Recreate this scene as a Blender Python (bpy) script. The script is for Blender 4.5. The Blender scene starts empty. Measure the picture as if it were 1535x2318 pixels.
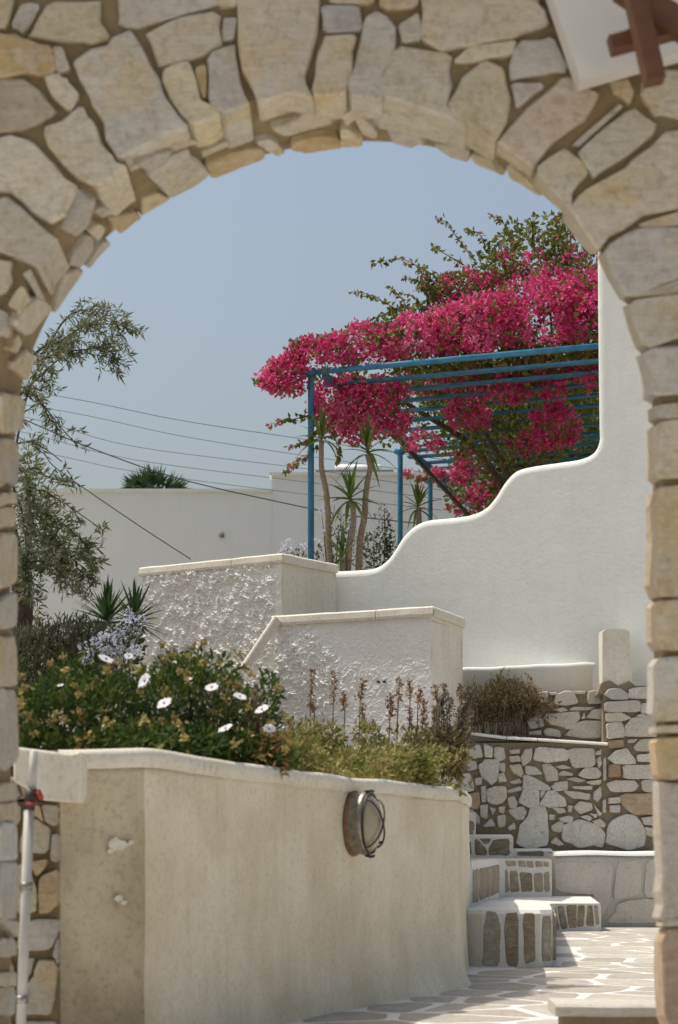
import bpy, math, random
import numpy as np
from mathutils import Vector, noise, Matrix

random.seed(7)
rng = np.random.default_rng(7)
S = bpy.context.scene
C = S.collection

# ------------------------------------------------------------------ camera
F_PX, CX, HY, CAMZ = 4500.0, 767.5, 1880.0, 0.70       # photograph 1535 x 2318
cam = bpy.data.objects.new('camera', bpy.data.cameras.new('camera'))
C.objects.link(cam)
cam.location = (0, 0, CAMZ)
cam.rotation_euler = (math.pi / 2, 0, 0)
cam.data.sensor_fit = 'VERTICAL'
cam.data.sensor_height = 36.0
cam.data.lens = F_PX / 2318 * 36.0
cam.data.shift_y = (HY - 1159) / 2318
cam.data.clip_start = 0.1
cam.data.clip_end = 3000
cam.data.dof.use_dof = True
cam.data.dof.focus_distance = 13.5
cam.data.dof.aperture_fstop = 5.0
S.camera = cam

# ------------------------------------------------------------------ light
SUN_EL = math.radians(66)
SUN_AZ = math.radians(-70)                            # clockwise from +Y: up to the left, beyond the facades
w = bpy.data.worlds.new('World')
S.world = w
w.use_nodes = True
nt = w.node_tree
sky = nt.nodes.new('ShaderNodeTexSky')
sky.sky_type = 'NISHITA'
sky.sun_disc = False
sky.sun_elevation = SUN_EL
sky.sun_rotation = SUN_AZ
sky.altitude = 50
sky.air_density = 1.4
sky.dust_density = 6.0
sky.ozone_density = 1.0
nt.links.new(sky.outputs[0], nt.nodes['Background'].inputs[0])
nt.nodes['Background'].inputs[1].default_value = 0.092
sun = bpy.data.objects.new('sun', bpy.data.lights.new('sun', 'SUN'))
C.objects.link(sun)
sun.data.energy = 2.45
sun.data.angle = math.radians(0.6)
sun.data.color = (1.0, 0.95, 0.855)
sv = Vector((math.sin(SUN_AZ) * math.cos(SUN_EL), math.cos(SUN_AZ) * math.cos(SUN_EL), math.sin(SUN_EL)))
sun.rotation_euler = sv.to_track_quat('Z', 'Y').to_euler()
S.view_settings.view_transform = 'Standard'
S.view_settings.look = 'None'
S.view_settings.exposure = 0.52
S.view_settings.gamma = 1.0
S.view_settings.use_curve_mapping = False


# ------------------------------------------------------------------ helpers
def W(x, y, d):
    return Vector(((x - CX) * d / F_PX, d, CAMZ + (HY - y) * d / F_PX))


WL = {}


def root(name, label, cat, loc, group=None):
    o = bpy.data.objects.new(name, None)
    C.objects.link(o)
    o.empty_display_size = 0.1
    o.location = loc
    WL[o.name] = Vector(loc)
    o['label'] = label
    o['category'] = cat
    if group:
        o['group'] = group
    return o


def tag(o, label=None, cat=None, group=None, kind=None):
    if label:
        o['label'] = label
    if cat:
        o['category'] = cat
    if group:
        o['group'] = group
    if kind:
        o['kind'] = kind
    return o


def obj(name, verts, faces, mat, parent=None, origin=None, smooth=True, color=None):
    V = np.asarray([tuple(v) for v in verts], dtype=np.float64)
    if origin is None:
        origin = Vector(tuple((V.min(0) + V.max(0)) / 2))
    origin = Vector(origin)
    V = V - np.array(origin)
    me = bpy.data.meshes.new(name)
    me.from_pydata(V.tolist(), [], faces)
    if smooth:
        me.polygons.foreach_set('use_smooth', [True] * len(me.polygons))
    me.materials.append(mat)
    me.update()
    o = bpy.data.objects.new(name, me)
    C.objects.link(o)
    WL[o.name] = Vector(origin)
    if parent is not None:
        o.parent = parent
        o.location = origin - WL[parent.name]
    else:
        o.location = origin
    if color:
        o.color = (*color, 1)
    return o


def quads_obj(name, V, nper, mat, parent=None, origin=(0, 0, 0), smooth=False):
    """V: (N*nper,3) vertices, each run of nper is one leaf of 4 verts -> one quad."""
    n = len(V) // 4
    V = np.asarray(V) - np.array(origin)
    me = bpy.data.meshes.new(name)
    me.vertices.add(n * 4)
    me.vertices.foreach_set('co', V.astype(np.float32).ravel())
    me.loops.add(n * 6)
    base = np.arange(n)[:, None] * 4
    tri = np.array([0, 1, 2, 0, 2, 3])[None, :]
    me.loops.foreach_set('vertex_index', (base + tri).astype(np.int32).ravel())
    me.polygons.add(n * 2)
    me.polygons.foreach_set('loop_start', np.arange(0, n * 6, 3, dtype=np.int32))
    me.polygons.foreach_set('loop_total', np.full(n * 2, 3, dtype=np.int32))
    me.materials.append(mat)
    me.update(calc_edges=True)
    me.validate()
    o = bpy.data.objects.new(name, me)
    C.objects.link(o)
    WL[o.name] = Vector(origin)
    if parent is not None:
        o.parent = parent
        o.location = Vector(origin) - WL[parent.name]
    else:
        o.location = origin
    return o


class MB:
    def __init__(s):
        s.v, s.f = [], []

    def add(s, vs, fs):
        b = len(s.v)
        s.v += [Vector(v) for v in vs]
        s.f += [tuple(i + b for i in f) for f in fs]

    def box(s, lo, hi):
        x0, y0, z0 = lo
        x1, y1, z1 = hi
        s.add([(x0, y0, z0), (x1, y0, z0), (x1, y1, z0), (x0, y1, z0), (x0, y0, z1), (x1, y0, z1), (x1, y1, z1), (x0, y1, z1)],
              [(0, 3, 2, 1), (4, 5, 6, 7), (0, 1, 5, 4), (1, 2, 6, 5), (2, 3, 7, 6), (3, 0, 4, 7)])

    def bar(s, a, b, wd, ht, up=Vector((0, 0, 1)), bev=0.0):
        a, b = Vector(a), Vector(b)
        d = (b - a).normalized()
        r = d.cross(up).normalized()
        u = r.cross(d).normalized()
        sec = []
        hw, hh = wd / 2, ht / 2
        if bev:
            for (sx, sy) in ((1, 1), (-1, 1), (-1, -1), (1, -1)):
                p = [(sx * hw, sy * (hh - bev)), (sx * (hw - bev), sy * hh)]
                if sx * sy < 0:
                    p = p[::-1]
                sec += p
        else:
            sec = [(hw, hh), (-hw, hh), (-hw, -hh), (hw, -hh)]
        n = len(sec)
        vs = [a + r * p + u * q for p, q in sec] + [b + r * p + u * q for p, q in sec]
        fs = [(i, (i + 1) % n, n + (i + 1) % n, n + i) for i in range(n)]
        fs += [tuple(range(n - 1, -1, -1)), tuple(range(n, 2 * n))]
        s.add(vs, fs)

    def tube(s, pts, radii, n=8, cap=True):
        pts = [Vector(p) for p in pts]
        if not isinstance(radii, (list, tuple)):
            radii = [radii] * len(pts)
        vs, fs = [], []
        prev = None
        for i, p in enumerate(pts):
            t = (pts[min(i + 1, len(pts) - 1)] - pts[max(i - 1, 0)])
            t = t.normalized() if t.length > 1e-9 else Vector((0, 0, 1))
            if prev is None:
                a = Vector((0, 0, 1)) if abs(t.z) < 0.9 else Vector((1, 0, 0))
                r = t.cross(a).normalized()
            else:
                r = (prev - t * prev.dot(t)).normalized()
            prev = r
            u = t.cross(r)
            for k in range(n):
                an = 2 * math.pi * k / n
                vs.append(p + (r * math.cos(an) + u * math.sin(an)) * radii[i])
        for i in range(len(pts) - 1):
            for k in range(n):
                fs.append((i * n + k, i * n + (k + 1) % n, (i + 1) * n + (k + 1) % n, (i + 1) * n + k))
        if cap:
            fs.append(tuple(range(n - 1, -1, -1)))
            fs.append(tuple(range((len(pts) - 1) * n, len(pts) * n)))
        s.add(vs, fs)

    def build(s, name, mat, parent=None, smooth=True, origin=None, color=None):
        return obj(name, s.v, s.f, mat, parent, origin, smooth, color)


def spline(pts, per=6):
    P = [Vector(p) for p in pts]
    out = []
    for i in range(len(P) - 1):
        p0, p1, p2, p3 = P[max(i - 1, 0)], P[i], P[i + 1], P[min(i + 2, len(P) - 1)]
        for k in range(per):
            t = k / per
            out.append(0.5 * ((2 * p1) + (p2 - p0) * t + (2 * p0 - 5 * p1 + 4 * p2 - p3) * t * t + (3 * p1 - p0 - 3 * p2 + p3) * t ** 3))
    out.append(P[-1])
    return out


# ------------------------------------------------------------------ materials
def newmat(name):
    m = bpy.data.materials.new(name)
    m.use_nodes = True
    n = m.node_tree.nodes
    return m, n, m.node_tree.links, n['Principled BSDF']


def nz(n, l, vec, scale, detail=4, rough=0.55, dim='3D'):
    t = n.new('ShaderNodeTexNoise')
    t.inputs['Scale'].default_value = scale
    t.inputs['Detail'].default_value = detail
    t.inputs['Roughness'].default_value = rough
    l.new(vec, t.inputs['Vector'])
    return t.outputs['Fac']


def ramp(n, l, fac, stops):
    r = n.new('ShaderNodeValToRGB')
    e = r.color_ramp.elements
    while len(e) < len(stops):
        e.new(0.5)
    for i, (p, c) in enumerate(stops):
        e[i].position = p
        e[i].color = (*c, 1) if len(c) == 3 else c
    l.new(fac, r.inputs[0])
    return r.outputs[0]


def mixc(n, l, fac, a, b, mode='MIX'):
    m = n.new('ShaderNodeMix')
    m.data_type = 'RGBA'
    m.blend_type = mode
    if isinstance(fac, float):
        m.inputs[0].default_value = fac
    else:
        l.new(fac, m.inputs[0])
    for i, v in ((6, a), (7, b)):
        if isinstance(v, tuple):
            m.inputs[i].default_value = (*v, 1)
        else:
            l.new(v, m.inputs[i])
    return m.outputs[2]


def bump(n, l, h, dist, p, strength=1.0, prev=None):
    b = n.new('ShaderNodeBump')
    b.inputs['Distance'].default_value = dist
    b.inputs['Strength'].default_value = strength
    l.new(h, b.inputs['Height'])
    if prev:
        l.new(prev, b.inputs['Normal'])
    l.new(b.outputs[0], p.inputs['Normal'])
    return b.outputs[0]


def pos(n):
    return n.new('ShaderNodeNewGeometry').outputs['Position']


def mapping(n, l, vec, sc):
    m = n.new('ShaderNodeMapping')
    m.inputs['Scale'].default_value = sc
    l.new(vec, m.inputs[0])
    return m.outputs[0]


def mat_stone(name, scale=1.0, warm=0.5, ochre=(0.42, 0.25, 0.09), bmp=0.006):
    m, n, l, p = newmat(name)
    oi = n.new('ShaderNodeObjectInfo')
    P = n.new('ShaderNodeVectorMath')
    P.operation = 'ADD'
    l.new(pos(n), P.inputs[0])
    comb = n.new('ShaderNodeCombineXYZ')
    mul = n.new('ShaderNodeMath')
    mul.operation = 'MULTIPLY'
    mul.inputs[1].default_value = 37.0
    l.new(oi.outputs['Random'], mul.inputs[0])
    for i in range(3):
        l.new(mul.outputs[0], comb.inputs[i])
    l.new(comb.outputs[0], P.inputs[1])
    v = P.outputs[0]
    big = nz(n, l, v, 5 * scale, 5, 0.6)
    f1 = ramp(n, l, big, [(0.50, (0, 0, 0)), (0.70, (warm,) * 3)])
    c = mixc(n, l, f1, oi.outputs['Color'], ochre)
    layers = nz(n, l, mapping(n, l, v, (3, 3, 16)), 3 * scale, 5, 0.65)
    c = mixc(n, l, ramp(n, l, layers, [(0.35, (0.0,) * 3), (0.75, (0.35,) * 3)]), c, (0.62, 0.57, 0.49))
    fine = nz(n, l, v, 45 * scale, 4, 0.7)
    c = mixc(n, l, ramp(n, l, fine, [(0.30, (0.45,) * 3), (0.52, (0,) * 3)]), c, (0.20, 0.15, 0.09))
    spots = nz(n, l, v, 17 * scale, 3, 0.5)
    c = mixc(n, l, ramp(n, l, spots, [(0.60, (0,) * 3), (0.72, (0.35,) * 3)]), c, (0.30, 0.21, 0.12))
    l.new(c, p.inputs['Base Color'])
    p.inputs['Roughness'].default_value = 0.85
    med = nz(n, l, v, 11 * scale, 6, 0.7)
    pale = ramp(n, l, nz(n, l, v, 7 * scale, 6, 0.7), [(0.52, (0,) * 3), (0.66, (0.45,) * 3)])
    c2 = mixc(n, l, pale, c, (0.56, 0.54, 0.47))
    vein = ramp(n, l, nz(n, l, mapping(n, l, v, (2, 2, 7)), 6 * scale, 6, 0.75), [(0.47, (0,) * 3), (0.495, (0.4,) * 3), (0.52, (0,) * 3)])
    c3 = mixc(n, l, vein, c2, (0.27, 0.20, 0.12))
    l.new(c3, p.inputs['Base Color'])
    p.inputs['Specular IOR Level'].default_value = 0.25
    b = bump(n, l, layers, bmp * 1.5, p, 0.8)
    b = bump(n, l, med, bmp * 2.2, p, 0.8, b)
    bump(n, l, fine, bmp * 0.6, p, 0.7, b)
    return m


def mat_mortar(name, col, col2, sc=30, bmp=0.008):
    m, n, l, p = newmat(name)
    v = pos(n)
    a = nz(n, l, v, sc, 5, 0.7)
    c = mixc(n, l, nz(n, l, v, 4, 4), col, col2)
    c = mixc(n, l, ramp(n, l, a, [(0.35, (0.5,) * 3), (0.6, (0,) * 3)]), c, tuple(x * 0.55 for x in col))
    l.new(c, p.inputs['Base Color'])
    p.inputs['Roughness'].default_value = 0.95
    bump(n, l, a, bmp, p)
    return m


def mat_plaster(name, col, dirt, dirt_amt=0.4, speck=0.3, bmp=0.003, streak=0.3, fine_sc=60, low_stain=None):
    m, n, l, p = newmat(name)
    v = pos(n)
    c = mixc(n, l, ramp(n, l, nz(n, l, v, 2.2, 5, 0.6), [(0.38, (0,) * 3), (0.75, (dirt_amt,) * 3)]), col, dirt)
    st = nz(n, l, mapping(n, l, v, (9, 9, 0.7)), 1.6, 4, 0.6)
    c = mixc(n, l, ramp(n, l, st, [(0.48, (0,) * 3), (0.78, (streak,) * 3)]), c, dirt)
    fine = nz(n, l, v, fine_sc, 4, 0.7)
    c = mixc(n, l, ramp(n, l, fine, [(0.32, (speck,) * 3), (0.50, (0,) * 3)]), c, tuple(x * 0.6 for x in dirt))
    l.new(c, p.inputs['Base Color'])
    p.inputs['Roughness'].default_value = 0.95
    p.inputs['Specular IOR Level'].default_value = 0.03
    b = bump(n, l, nz(n, l, v, 6, 3), bmp * 2.5, p, 0.6)
    bump(n, l, fine, bmp, p, 0.7, b)
    return m


def mat_leaf(name, cols, trans=0.35, rough=0.5, patch=4.0):
    m, n, l, p = newmat(name)
    g = n.new('ShaderNodeNewGeometry')
    k = len(cols)
    nzv = nz(n, l, g.outputs['Position'], patch, 3)
    ma = n.new('ShaderNodeMath')
    ma.operation = 'MULTIPLY_ADD'
    l.new(g.outputs['Random Per Island'], ma.inputs[0])
    ma.inputs[1].default_value = 0.62
    mb = n.new('ShaderNodeMath')
    mb.operation = 'MULTIPLY_ADD'
    l.new(nzv, mb.inputs[0])
    mb.inputs[1].default_value = 1.5
    mb.inputs[2].default_value = -0.56
    l.new(mb.outputs[0], ma.inputs[2])
    c = ramp(n, l, ma.outputs[0], [(i / max(k - 1, 1), cc) for i, cc in enumerate(cols)])
    l.new(c, p.inputs['Base Color'])
    p.inputs['Roughness'].default_value = rough
    p.inputs['Specular IOR Level'].default_value = 0.2
    t = n.new('ShaderNodeBsdfTranslucent')
    l.new(c, t.inputs['Color'])
    mx = n.new('ShaderNodeMixShader')
    mx.inputs[0].default_value = trans
    l.new(p.outputs[0], mx.inputs[1])
    l.new(t.outputs[0], mx.inputs[2])
    l.new(mx.outputs[0], n['Material Output'].inputs['Surface'])
    return m


def mat_plain(name, col, rough=0.6, var=0.15, sc=20, metal=0.0, bmp=0.0):
    m, n, l, p = newmat(name)
    a = nz(n, l, pos(n), sc, 4)
    c = mixc(n, l, ramp(n, l, a, [(0.3, (0,) * 3), (0.7, (1,) * 3)]), tuple(x * (1 - var) for x in col), tuple(min(1, x * (1 + var)) for x in col))
    l.new(c, p.inputs['Base Color'])
    p.inputs['Roughness'].default_value = rough
    p.inputs['Metallic'].default_value = metal
    if bmp:
        bump(n, l, a, bmp, p)
    return m


M = {}
M['stone'] = mat_stone('arch_stone', 1.0, 0.85, (0.50, 0.355, 0.15))
M['stone_pale'] = mat_stone('pale_stone', 1.6, 0.35, (0.46, 0.36, 0.22), 0.006)
M['riser'] = mat_stone('riser_stone', 1.6, 0.5, (0.16, 0.11, 0.05), 0.004)
M['flag'] = mat_stone('flag_stone', 1.4, 0.25, (0.40, 0.33, 0.24), 0.002)
M['mortar'] = mat_mortar('brown_mortar', (0.285, 0.215, 0.11), (0.21, 0.155, 0.078))
M['mortar2'] = mat_mortar('grey_brown_mortar', (0.31, 0.25, 0.16), (0.24, 0.185, 0.115), 40)
M['grout'] = mat_plaster('white_grout', (0.72, 0.705, 0.66), (0.55, 0.51, 0.44), 0.35, 0.25, 0.003, 0.0)
M['white'] = mat_plaster('white_render', (0.79, 0.80, 0.75), (0.66, 0.65, 0.575), 0.32, 0.08, 0.003, 0.28, 40)
M['house'] = mat_plaster('house_render', (0.79, 0.80, 0.765), (0.68, 0.68, 0.64), 0.25, 0.0, 0.001, 0.15, 30)
M['planter'] = mat_plaster('planter_render', (0.79, 0.72, 0.555), (0.53, 0.44, 0.275), 0.75, 0.3, 0.004, 0.3, 60)
M['dirt_and_shade'] = mat_plaster('stained_shaded_render', (0.63, 0.545, 0.39), (0.32, 0.26, 0.155), 0.95, 0.4, 0.005, 0.45, 45)  # stained plaster, darkened further to carry the shade beside the pier
M['coping'] = mat_plaster('coping_render', (0.76, 0.725, 0.615), (0.48, 0.41, 0.28), 0.45, 0.35, 0.003, 0.2, 50)
M['stucco'] = mat_plaster('rough_stucco', (0.82, 0.81, 0.77), (0.66, 0.61, 0.50), 0.30, 0.06, 0.006, 0.15, 85)
M['smooth'] = mat_plaster('smooth_stucco', (0.76, 0.73, 0.63), (0.52, 0.45, 0.32), 0.35, 0.3, 0.002, 0.3, 40)
M['bench'] = mat_plaster('bench_render', (0.56, 0.53, 0.47), (0.40, 0.35, 0.27), 0.6, 0.4, 0.003, 0.4, 50)
M['blue'] = mat_plain('blue_paint', (0.034, 0.19, 0.33), 0.5, 0.28, 12)
M['soil'] = mat_mortar('dry_soil', (0.16, 0.11, 0.065), (0.10, 0.07, 0.04), 40, 0.02)
M['ground'] = mat_mortar('dry_earth', (0.46, 0.42, 0.34), (0.40, 0.36, 0.28), 6, 0.03)
M['bark'] = mat_plain('yucca_bark', (0.27, 0.205, 0.145), 0.9, 0.35, 60, 0, 0.01)
M['bark2'] = mat_plain('dark_bark', (0.10, 0.075, 0.05), 0.95, 0.4, 30, 0, 0.02)
M['stem'] = mat_plain('twig_bark', (0.16, 0.115, 0.07), 0.9, 0.3, 40)
M['metal'] = mat_plain('aged_metal', (0.30, 0.28, 0.25), 0.38, 0.35, 40, 0.75)
M['metal_dark'] = mat_plain('dark_wire', (0.085, 0.07, 0.055), 0.5, 0.3, 40, 0.5)
M['rust'] = mat_plain('rusty_edge', (0.24, 0.13, 0.06), 0.8, 0.4, 40, 0.2)
M['pipe'] = mat_plain('white_pipe', (0.46, 0.445, 0.41), 0.5, 0.12, 10)
M['black'] = mat_plain('black_plastic', (0.035, 0.03, 0.025), 0.5, 0.2)
M['red'] = mat_plain('red_paint', (0.42, 0.04, 0.025), 0.5, 0.2)
M['timber'] = mat_plain('brown_timber', (0.105, 0.040, 0.014), 0.6, 0.3, 15)
M['panel'] = mat_plain('white_panel', (0.60, 0.57, 0.51), 0.6, 0.06, 6)
M['tank'] = mat_plain('tank_white', (0.78, 0.78, 0.77), 0.35, 0.05)
M['wire'] = mat_plain('cable_black', (0.05, 0.05, 0.055), 0.6, 0.1)
M['bract'] = mat_leaf('pink_bract', [(0.42, 0.022, 0.105), (0.60, 0.05, 0.19), (0.74, 0.12, 0.29), (0.85, 0.28, 0.45)], 0.28, 0.6, 2.2)
M['bleaf'] = mat_leaf('vine_leaf', [(0.07, 0.105, 0.02), (0.14, 0.17, 0.035), (0.22, 0.225, 0.055), (0.24, 0.15, 0.05)], 0.3, 0.55, 3.0)
M['olive'] = mat_leaf('olive_leaf', [(0.085, 0.11, 0.04), (0.14, 0.165, 0.07), (0.22, 0.235, 0.13), (0.32, 0.33, 0.23)], 0.3, 0.45)
M['bushleaf'] = mat_leaf('daisy_leaf', [(0.022, 0.05, 0.010), (0.045, 0.085, 0.017), (0.075, 0.115, 0.022), (0.14, 0.14, 0.035)], 0.3)
M['bud'] = mat_leaf('dry_bud', [(0.26, 0.19, 0.06), (0.36, 0.29, 0.10), (0.46, 0.39, 0.17), (0.28, 0.18, 0.07)], 0.15, 0.8)
M['cover'] = mat_leaf('cover_leaf', [(0.09, 0.12, 0.025), (0.17, 0.19, 0.045), (0.28, 0.27, 0.085), (0.42, 0.36, 0.16), (0.22, 0.12, 0.06)], 0.3, 0.7, 7.0)
M['spike'] = mat_leaf('dry_spike', [(0.20, 0.10, 0.04), (0.32, 0.17, 0.07), (0.42, 0.28, 0.14)], 0.15, 0.8)
M['grey_herb'] = mat_leaf('grey_herb', [(0.20, 0.18, 0.13), (0.33, 0.29, 0.21), (0.16, 0.15, 0.09), (0.12, 0.08, 0.06)], 0.15, 0.8)
M['drygrass'] = mat_leaf('dry_shrub', [(0.055, 0.065, 0.022), (0.11, 0.10, 0.035), (0.20, 0.13, 0.055), (0.30, 0.25, 0.14), (0.09, 0.10, 0.04)], 0.2, 0.8)
M['rosemary'] = mat_leaf('rosemary_leaf', [(0.08, 0.095, 0.045), (0.13, 0.145, 0.075), (0.19, 0.20, 0.115), (0.24, 0.23, 0.15)], 0.15, 0.7)
M['yucca'] = mat_leaf('yucca_leaf', [(0.085, 0.145, 0.028), (0.13, 0.195, 0.04), (0.18, 0.24, 0.06)], 0.3, 0.4)
M['yucca_dark'] = mat_leaf('dark_yucca_leaf', [(0.025, 0.055, 0.018), (0.045, 0.085, 0.03), (0.07, 0.11, 0.04)], 0.2, 0.45)
M['petal'] = mat_leaf('white_petal', [(0.78, 0.77, 0.79), (0.84, 0.83, 0.83)], 0.3, 0.6)
M['disc'] = mat_plain('flower_disc', (0.22, 0.17, 0.22), 0.8, 0.4, 100)
M['plumb'] = mat_leaf('pale_blue_petal', [(0.46, 0.49, 0.64), (0.58, 0.60, 0.72), (0.70, 0.71, 0.80)], 0.3, 0.6)
M['plumb_pale'] = mat_leaf('whitish_petal', [(0.60, 0.64, 0.76), (0.72, 0.75, 0.83)], 0.3, 0.6)
M['plumbleaf'] = mat_leaf('shrub_leaf', [(0.03, 0.05, 0.015), (0.06, 0.085, 0.03), (0.11, 0.13, 0.06)], 0.3)


def mat_glass():
    m, n, l, p = newmat('frosted_glass')
    c = mixc(n, l, nz(n, l, pos(n), 25, 4), (0.36, 0.31, 0.20), (0.48, 0.43, 0.30))
    l.new(c, p.inputs['Base Color'])
    p.inputs['Roughness'].default_value = 0.25
    p.inputs['Transmission Weight'].default_value = 0.08
    return m


M['glass'] = mat_glass()


# ------------------------------------------------------------------ stone pieces
def chaikin(P, mid=1e9):
    out = []
    n = len(P)
    for i in range(n):
        a, b = P[i], P[(i + 1) % n]
        out.append((a[0] * .88 + b[0] * .12, a[1] * .88 + b[1] * .12))
        if math.hypot(a[0] - b[0], a[1] - b[1]) > mid:
            out.append(((a[0] + b[0]) / 2, (a[1] + b[1]) / 2))
        out.append((a[0] * .12 + b[0] * .88, a[1] * .12 + b[1] * .88))
    return out


def area2(P):
    return sum(P[i][0] * P[(i + 1) % len(P)][1] - P[(i + 1) % len(P)][0] * P[i][1] for i in range(len(P))) / 2


def centroid(P):
    A = area2(P)
    if abs(A) < 1e-9:
        return (sum(p[0] for p in P) / len(P), sum(p[1] for p in P) / len(P))
    cx = cy = 0
    for i in range(len(P)):
        a, b = P[i], P[(i + 1) % len(P)]
        k = a[0] * b[1] - b[0] * a[1]
        cx += (a[0] + b[0]) * k
        cy += (a[1] + b[1]) * k
    return (cx / (6 * A), cy / (6 * A))


def stone(P, frame, depth, mat, parent, color, name='stone', wob=0.075, bev=None, proud=0.0, tilt=0.004, rounded=True, rich=True, bulge=0.004):
    """P outline in local metres; frame(u, v, w) -> world point, w is out of the wall."""
    if area2(P) < 0:
        P = P[::-1]
    if rounded:
        P = chaikin(P, .45 * math.sqrt(abs(area2(P))) if rich else 1e9)
    size = math.sqrt(abs(area2(P)))
    if wob:
        seed = random.random() * 100
        P = [(u + noise.noise((u / size * 4.5 + seed, v / size * 4.5, 0)) * wob * size,
              v + noise.noise((u / size * 4.5, v / size * 4.5 + seed, 5)) * wob * size) for u, v in P]
    c = centroid(P)
    if bev is None:
        bev = min(0.007, size * 0.045)
    n = len(P)
    V, Fs = [], []

    def inset(d):
        out = []
        for u, v in P:
            L = math.hypot(u - c[0], v - c[1])
            k = max(0.25, 1 - d / max(L, 1e-6))
            out.append((c[0] + (u - c[0]) * k, c[1] + (v - c[1]) * k))
        return out
    ta, tb = random.uniform(-1, 1) * tilt / max(size, .05), random.uniform(-1, 1) * tilt / max(size, .05)

    def rise(q):
        return (q[0] - c[0]) * ta + (q[1] - c[1]) * tb
    rings = [(P, -depth, False), (P, proud - bev, True), (inset(bev * 0.9), proud, True)]
    if rich:
        rings.append(([(c[0] + (u - c[0]) * .5, c[1] + (v - c[1]) * .5) for u, v in P], proud + size * bulge, True))
    for R, wv, t in rings:
        for q in R:
            wq = wv + (rise(q) if t else 0)
            if t and wv >= proud:
                wq += (noise.noise((q[0] * 9, q[1] * 9, c[0] * 7)) * size * 0.022) if rich else 0
            V.append(frame(q[0], q[1], wq))
    for r in range(len(rings) - 1):
        for i in range(n):
            Fs.append((r * n + i, r * n + (i + 1) % n, (r + 1) * n + (i + 1) % n, (r + 1) * n + i))
    k = (len(rings) - 1) * n
    Fs.append(tuple(range(k, k + n)))
    o = obj(name, V, Fs, mat, parent, origin=frame(c[0], c[1], -depth / 2), smooth=False, color=color)
    return o


def clip_poly(P, a, b, c):
    out = []
    for i in range(len(P)):
        p, q = P[i], P[(i + 1) % len(P)]
        dp, dq = a * p[0] + b * p[1] - c, a * q[0] + b * q[1] - c
        if dp <= 0:
            out.append(p)
        if dp * dq < 0:
            t = dp / (dp - dq)
            out.append((p[0] + (q[0] - p[0]) * t, p[1] + (q[1] - p[1]) * t))
    return out


def cells(u0, u1, v0, v1, su, sv, jit=0.36):
    pts = []
    nu, nv = int((u1 - u0) / su) + 3, int((v1 - v0) / sv) + 3
    for j in range(-1, nv):
        for i in range(-1, nu):
            pts.append((u0 + (i + .5 + (.5 if j % 2 else 0) + random.uniform(-jit, jit)) * su, v0 + (j + .5 + random.uniform(-jit, jit)) * sv))
    out = []
    for p in pts:
        if not (u0 - su * .5 < p[0] < u1 + su * .5 and v0 - sv * .5 < p[1] < v1 + sv * .5):
            continue
        P = [(p[0] - 2 * su, p[1] - 2 * sv), (p[0] + 2 * su, p[1] - 2 * sv), (p[0] + 2 * su, p[1] + 2 * sv), (p[0] - 2 * su, p[1] + 2 * sv)]
        for q in pts:
            if q is p or abs(q[0] - p[0]) > 3 * su or abs(q[1] - p[1]) > 3 * sv:
                continue
            a, b = q[0] - p[0], q[1] - p[1]
            P = clip_poly(P, a, b, (a * (q[0] + p[0]) + b * (q[1] + p[1])) / 2)
            if len(P) < 3:
                break
        for a, b, cc in ((1, 0, u1), (-1, 0, -u0), (0, 1, v1), (0, -1, -v0)):
            if len(P) >= 3:
                P = clip_poly(P, a, b, cc)
        if len(P) >= 3 and abs(area2(P)) > su * sv * .12:
            out.append(P)
    return out


def shrink(P, g):
    if area2(P) < 0:
        P = P[::-1]
    Q = list(P)
    for i in range(len(P)):
        a, b = P[i], P[(i + 1) % len(P)]
        dx, dy = b[0] - a[0], b[1] - a[1]
        L = math.hypot(dx, dy)
        if L < 1e-6:
            continue
        nx, ny = dy / L, -dx / L
        Q = clip_poly(Q, nx, ny, nx * a[0] + ny * a[1] - g)
        if len(Q) < 3:
            return None
    # drop near-duplicate points
    R = []
    for q in Q:
        if not R or math.hypot(q[0] - R[-1][0], q[1] - R[-1][1]) > 0.006:
            R.append(q)
    return R if len(R) >= 3 else None


class Plane:
    """vertical plane through ground point P0 along ground direction u, facing the camera side."""

    def __init__(s, P0, P1):
        s.p0 = Vector((P0[0], P0[1], 0))
        s.len = (Vector((P1[0], P1[1], 0)) - s.p0).length
        s.u = (Vector((P1[0], P1[1], 0)) - s.p0).normalized()
        s.n = Vector((s.u.y, -s.u.x, 0))
        if s.n.dot(-s.p0) < 0:
            s.n = -s.n

    def uv(s, x, y):
        k = (x - CX) / F_PX
        # p0.x + t u.x = k (p0.y + t u.y)
        t = (k * s.p0.y - s.p0.x) / (s.u.x - k * s.u.y)
        d = s.p0.y + t * s.u.y
        return t, CAMZ + (HY - y) * d / F_PX

    def at(s, t, z, w=0.0):
        v = s.p0 + s.u * t + s.n * w
        return Vector((v.x, v.y, z))

    def px(s, x, y, w=0.0):
        t, z = s.uv(x, y)
        return s.at(t, z, w)


def pick(cols):
    c = random.choice(cols)
    k = random.uniform(0.87, 1.12)
    return tuple(min(0.85, x * k) for x in c)


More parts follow.
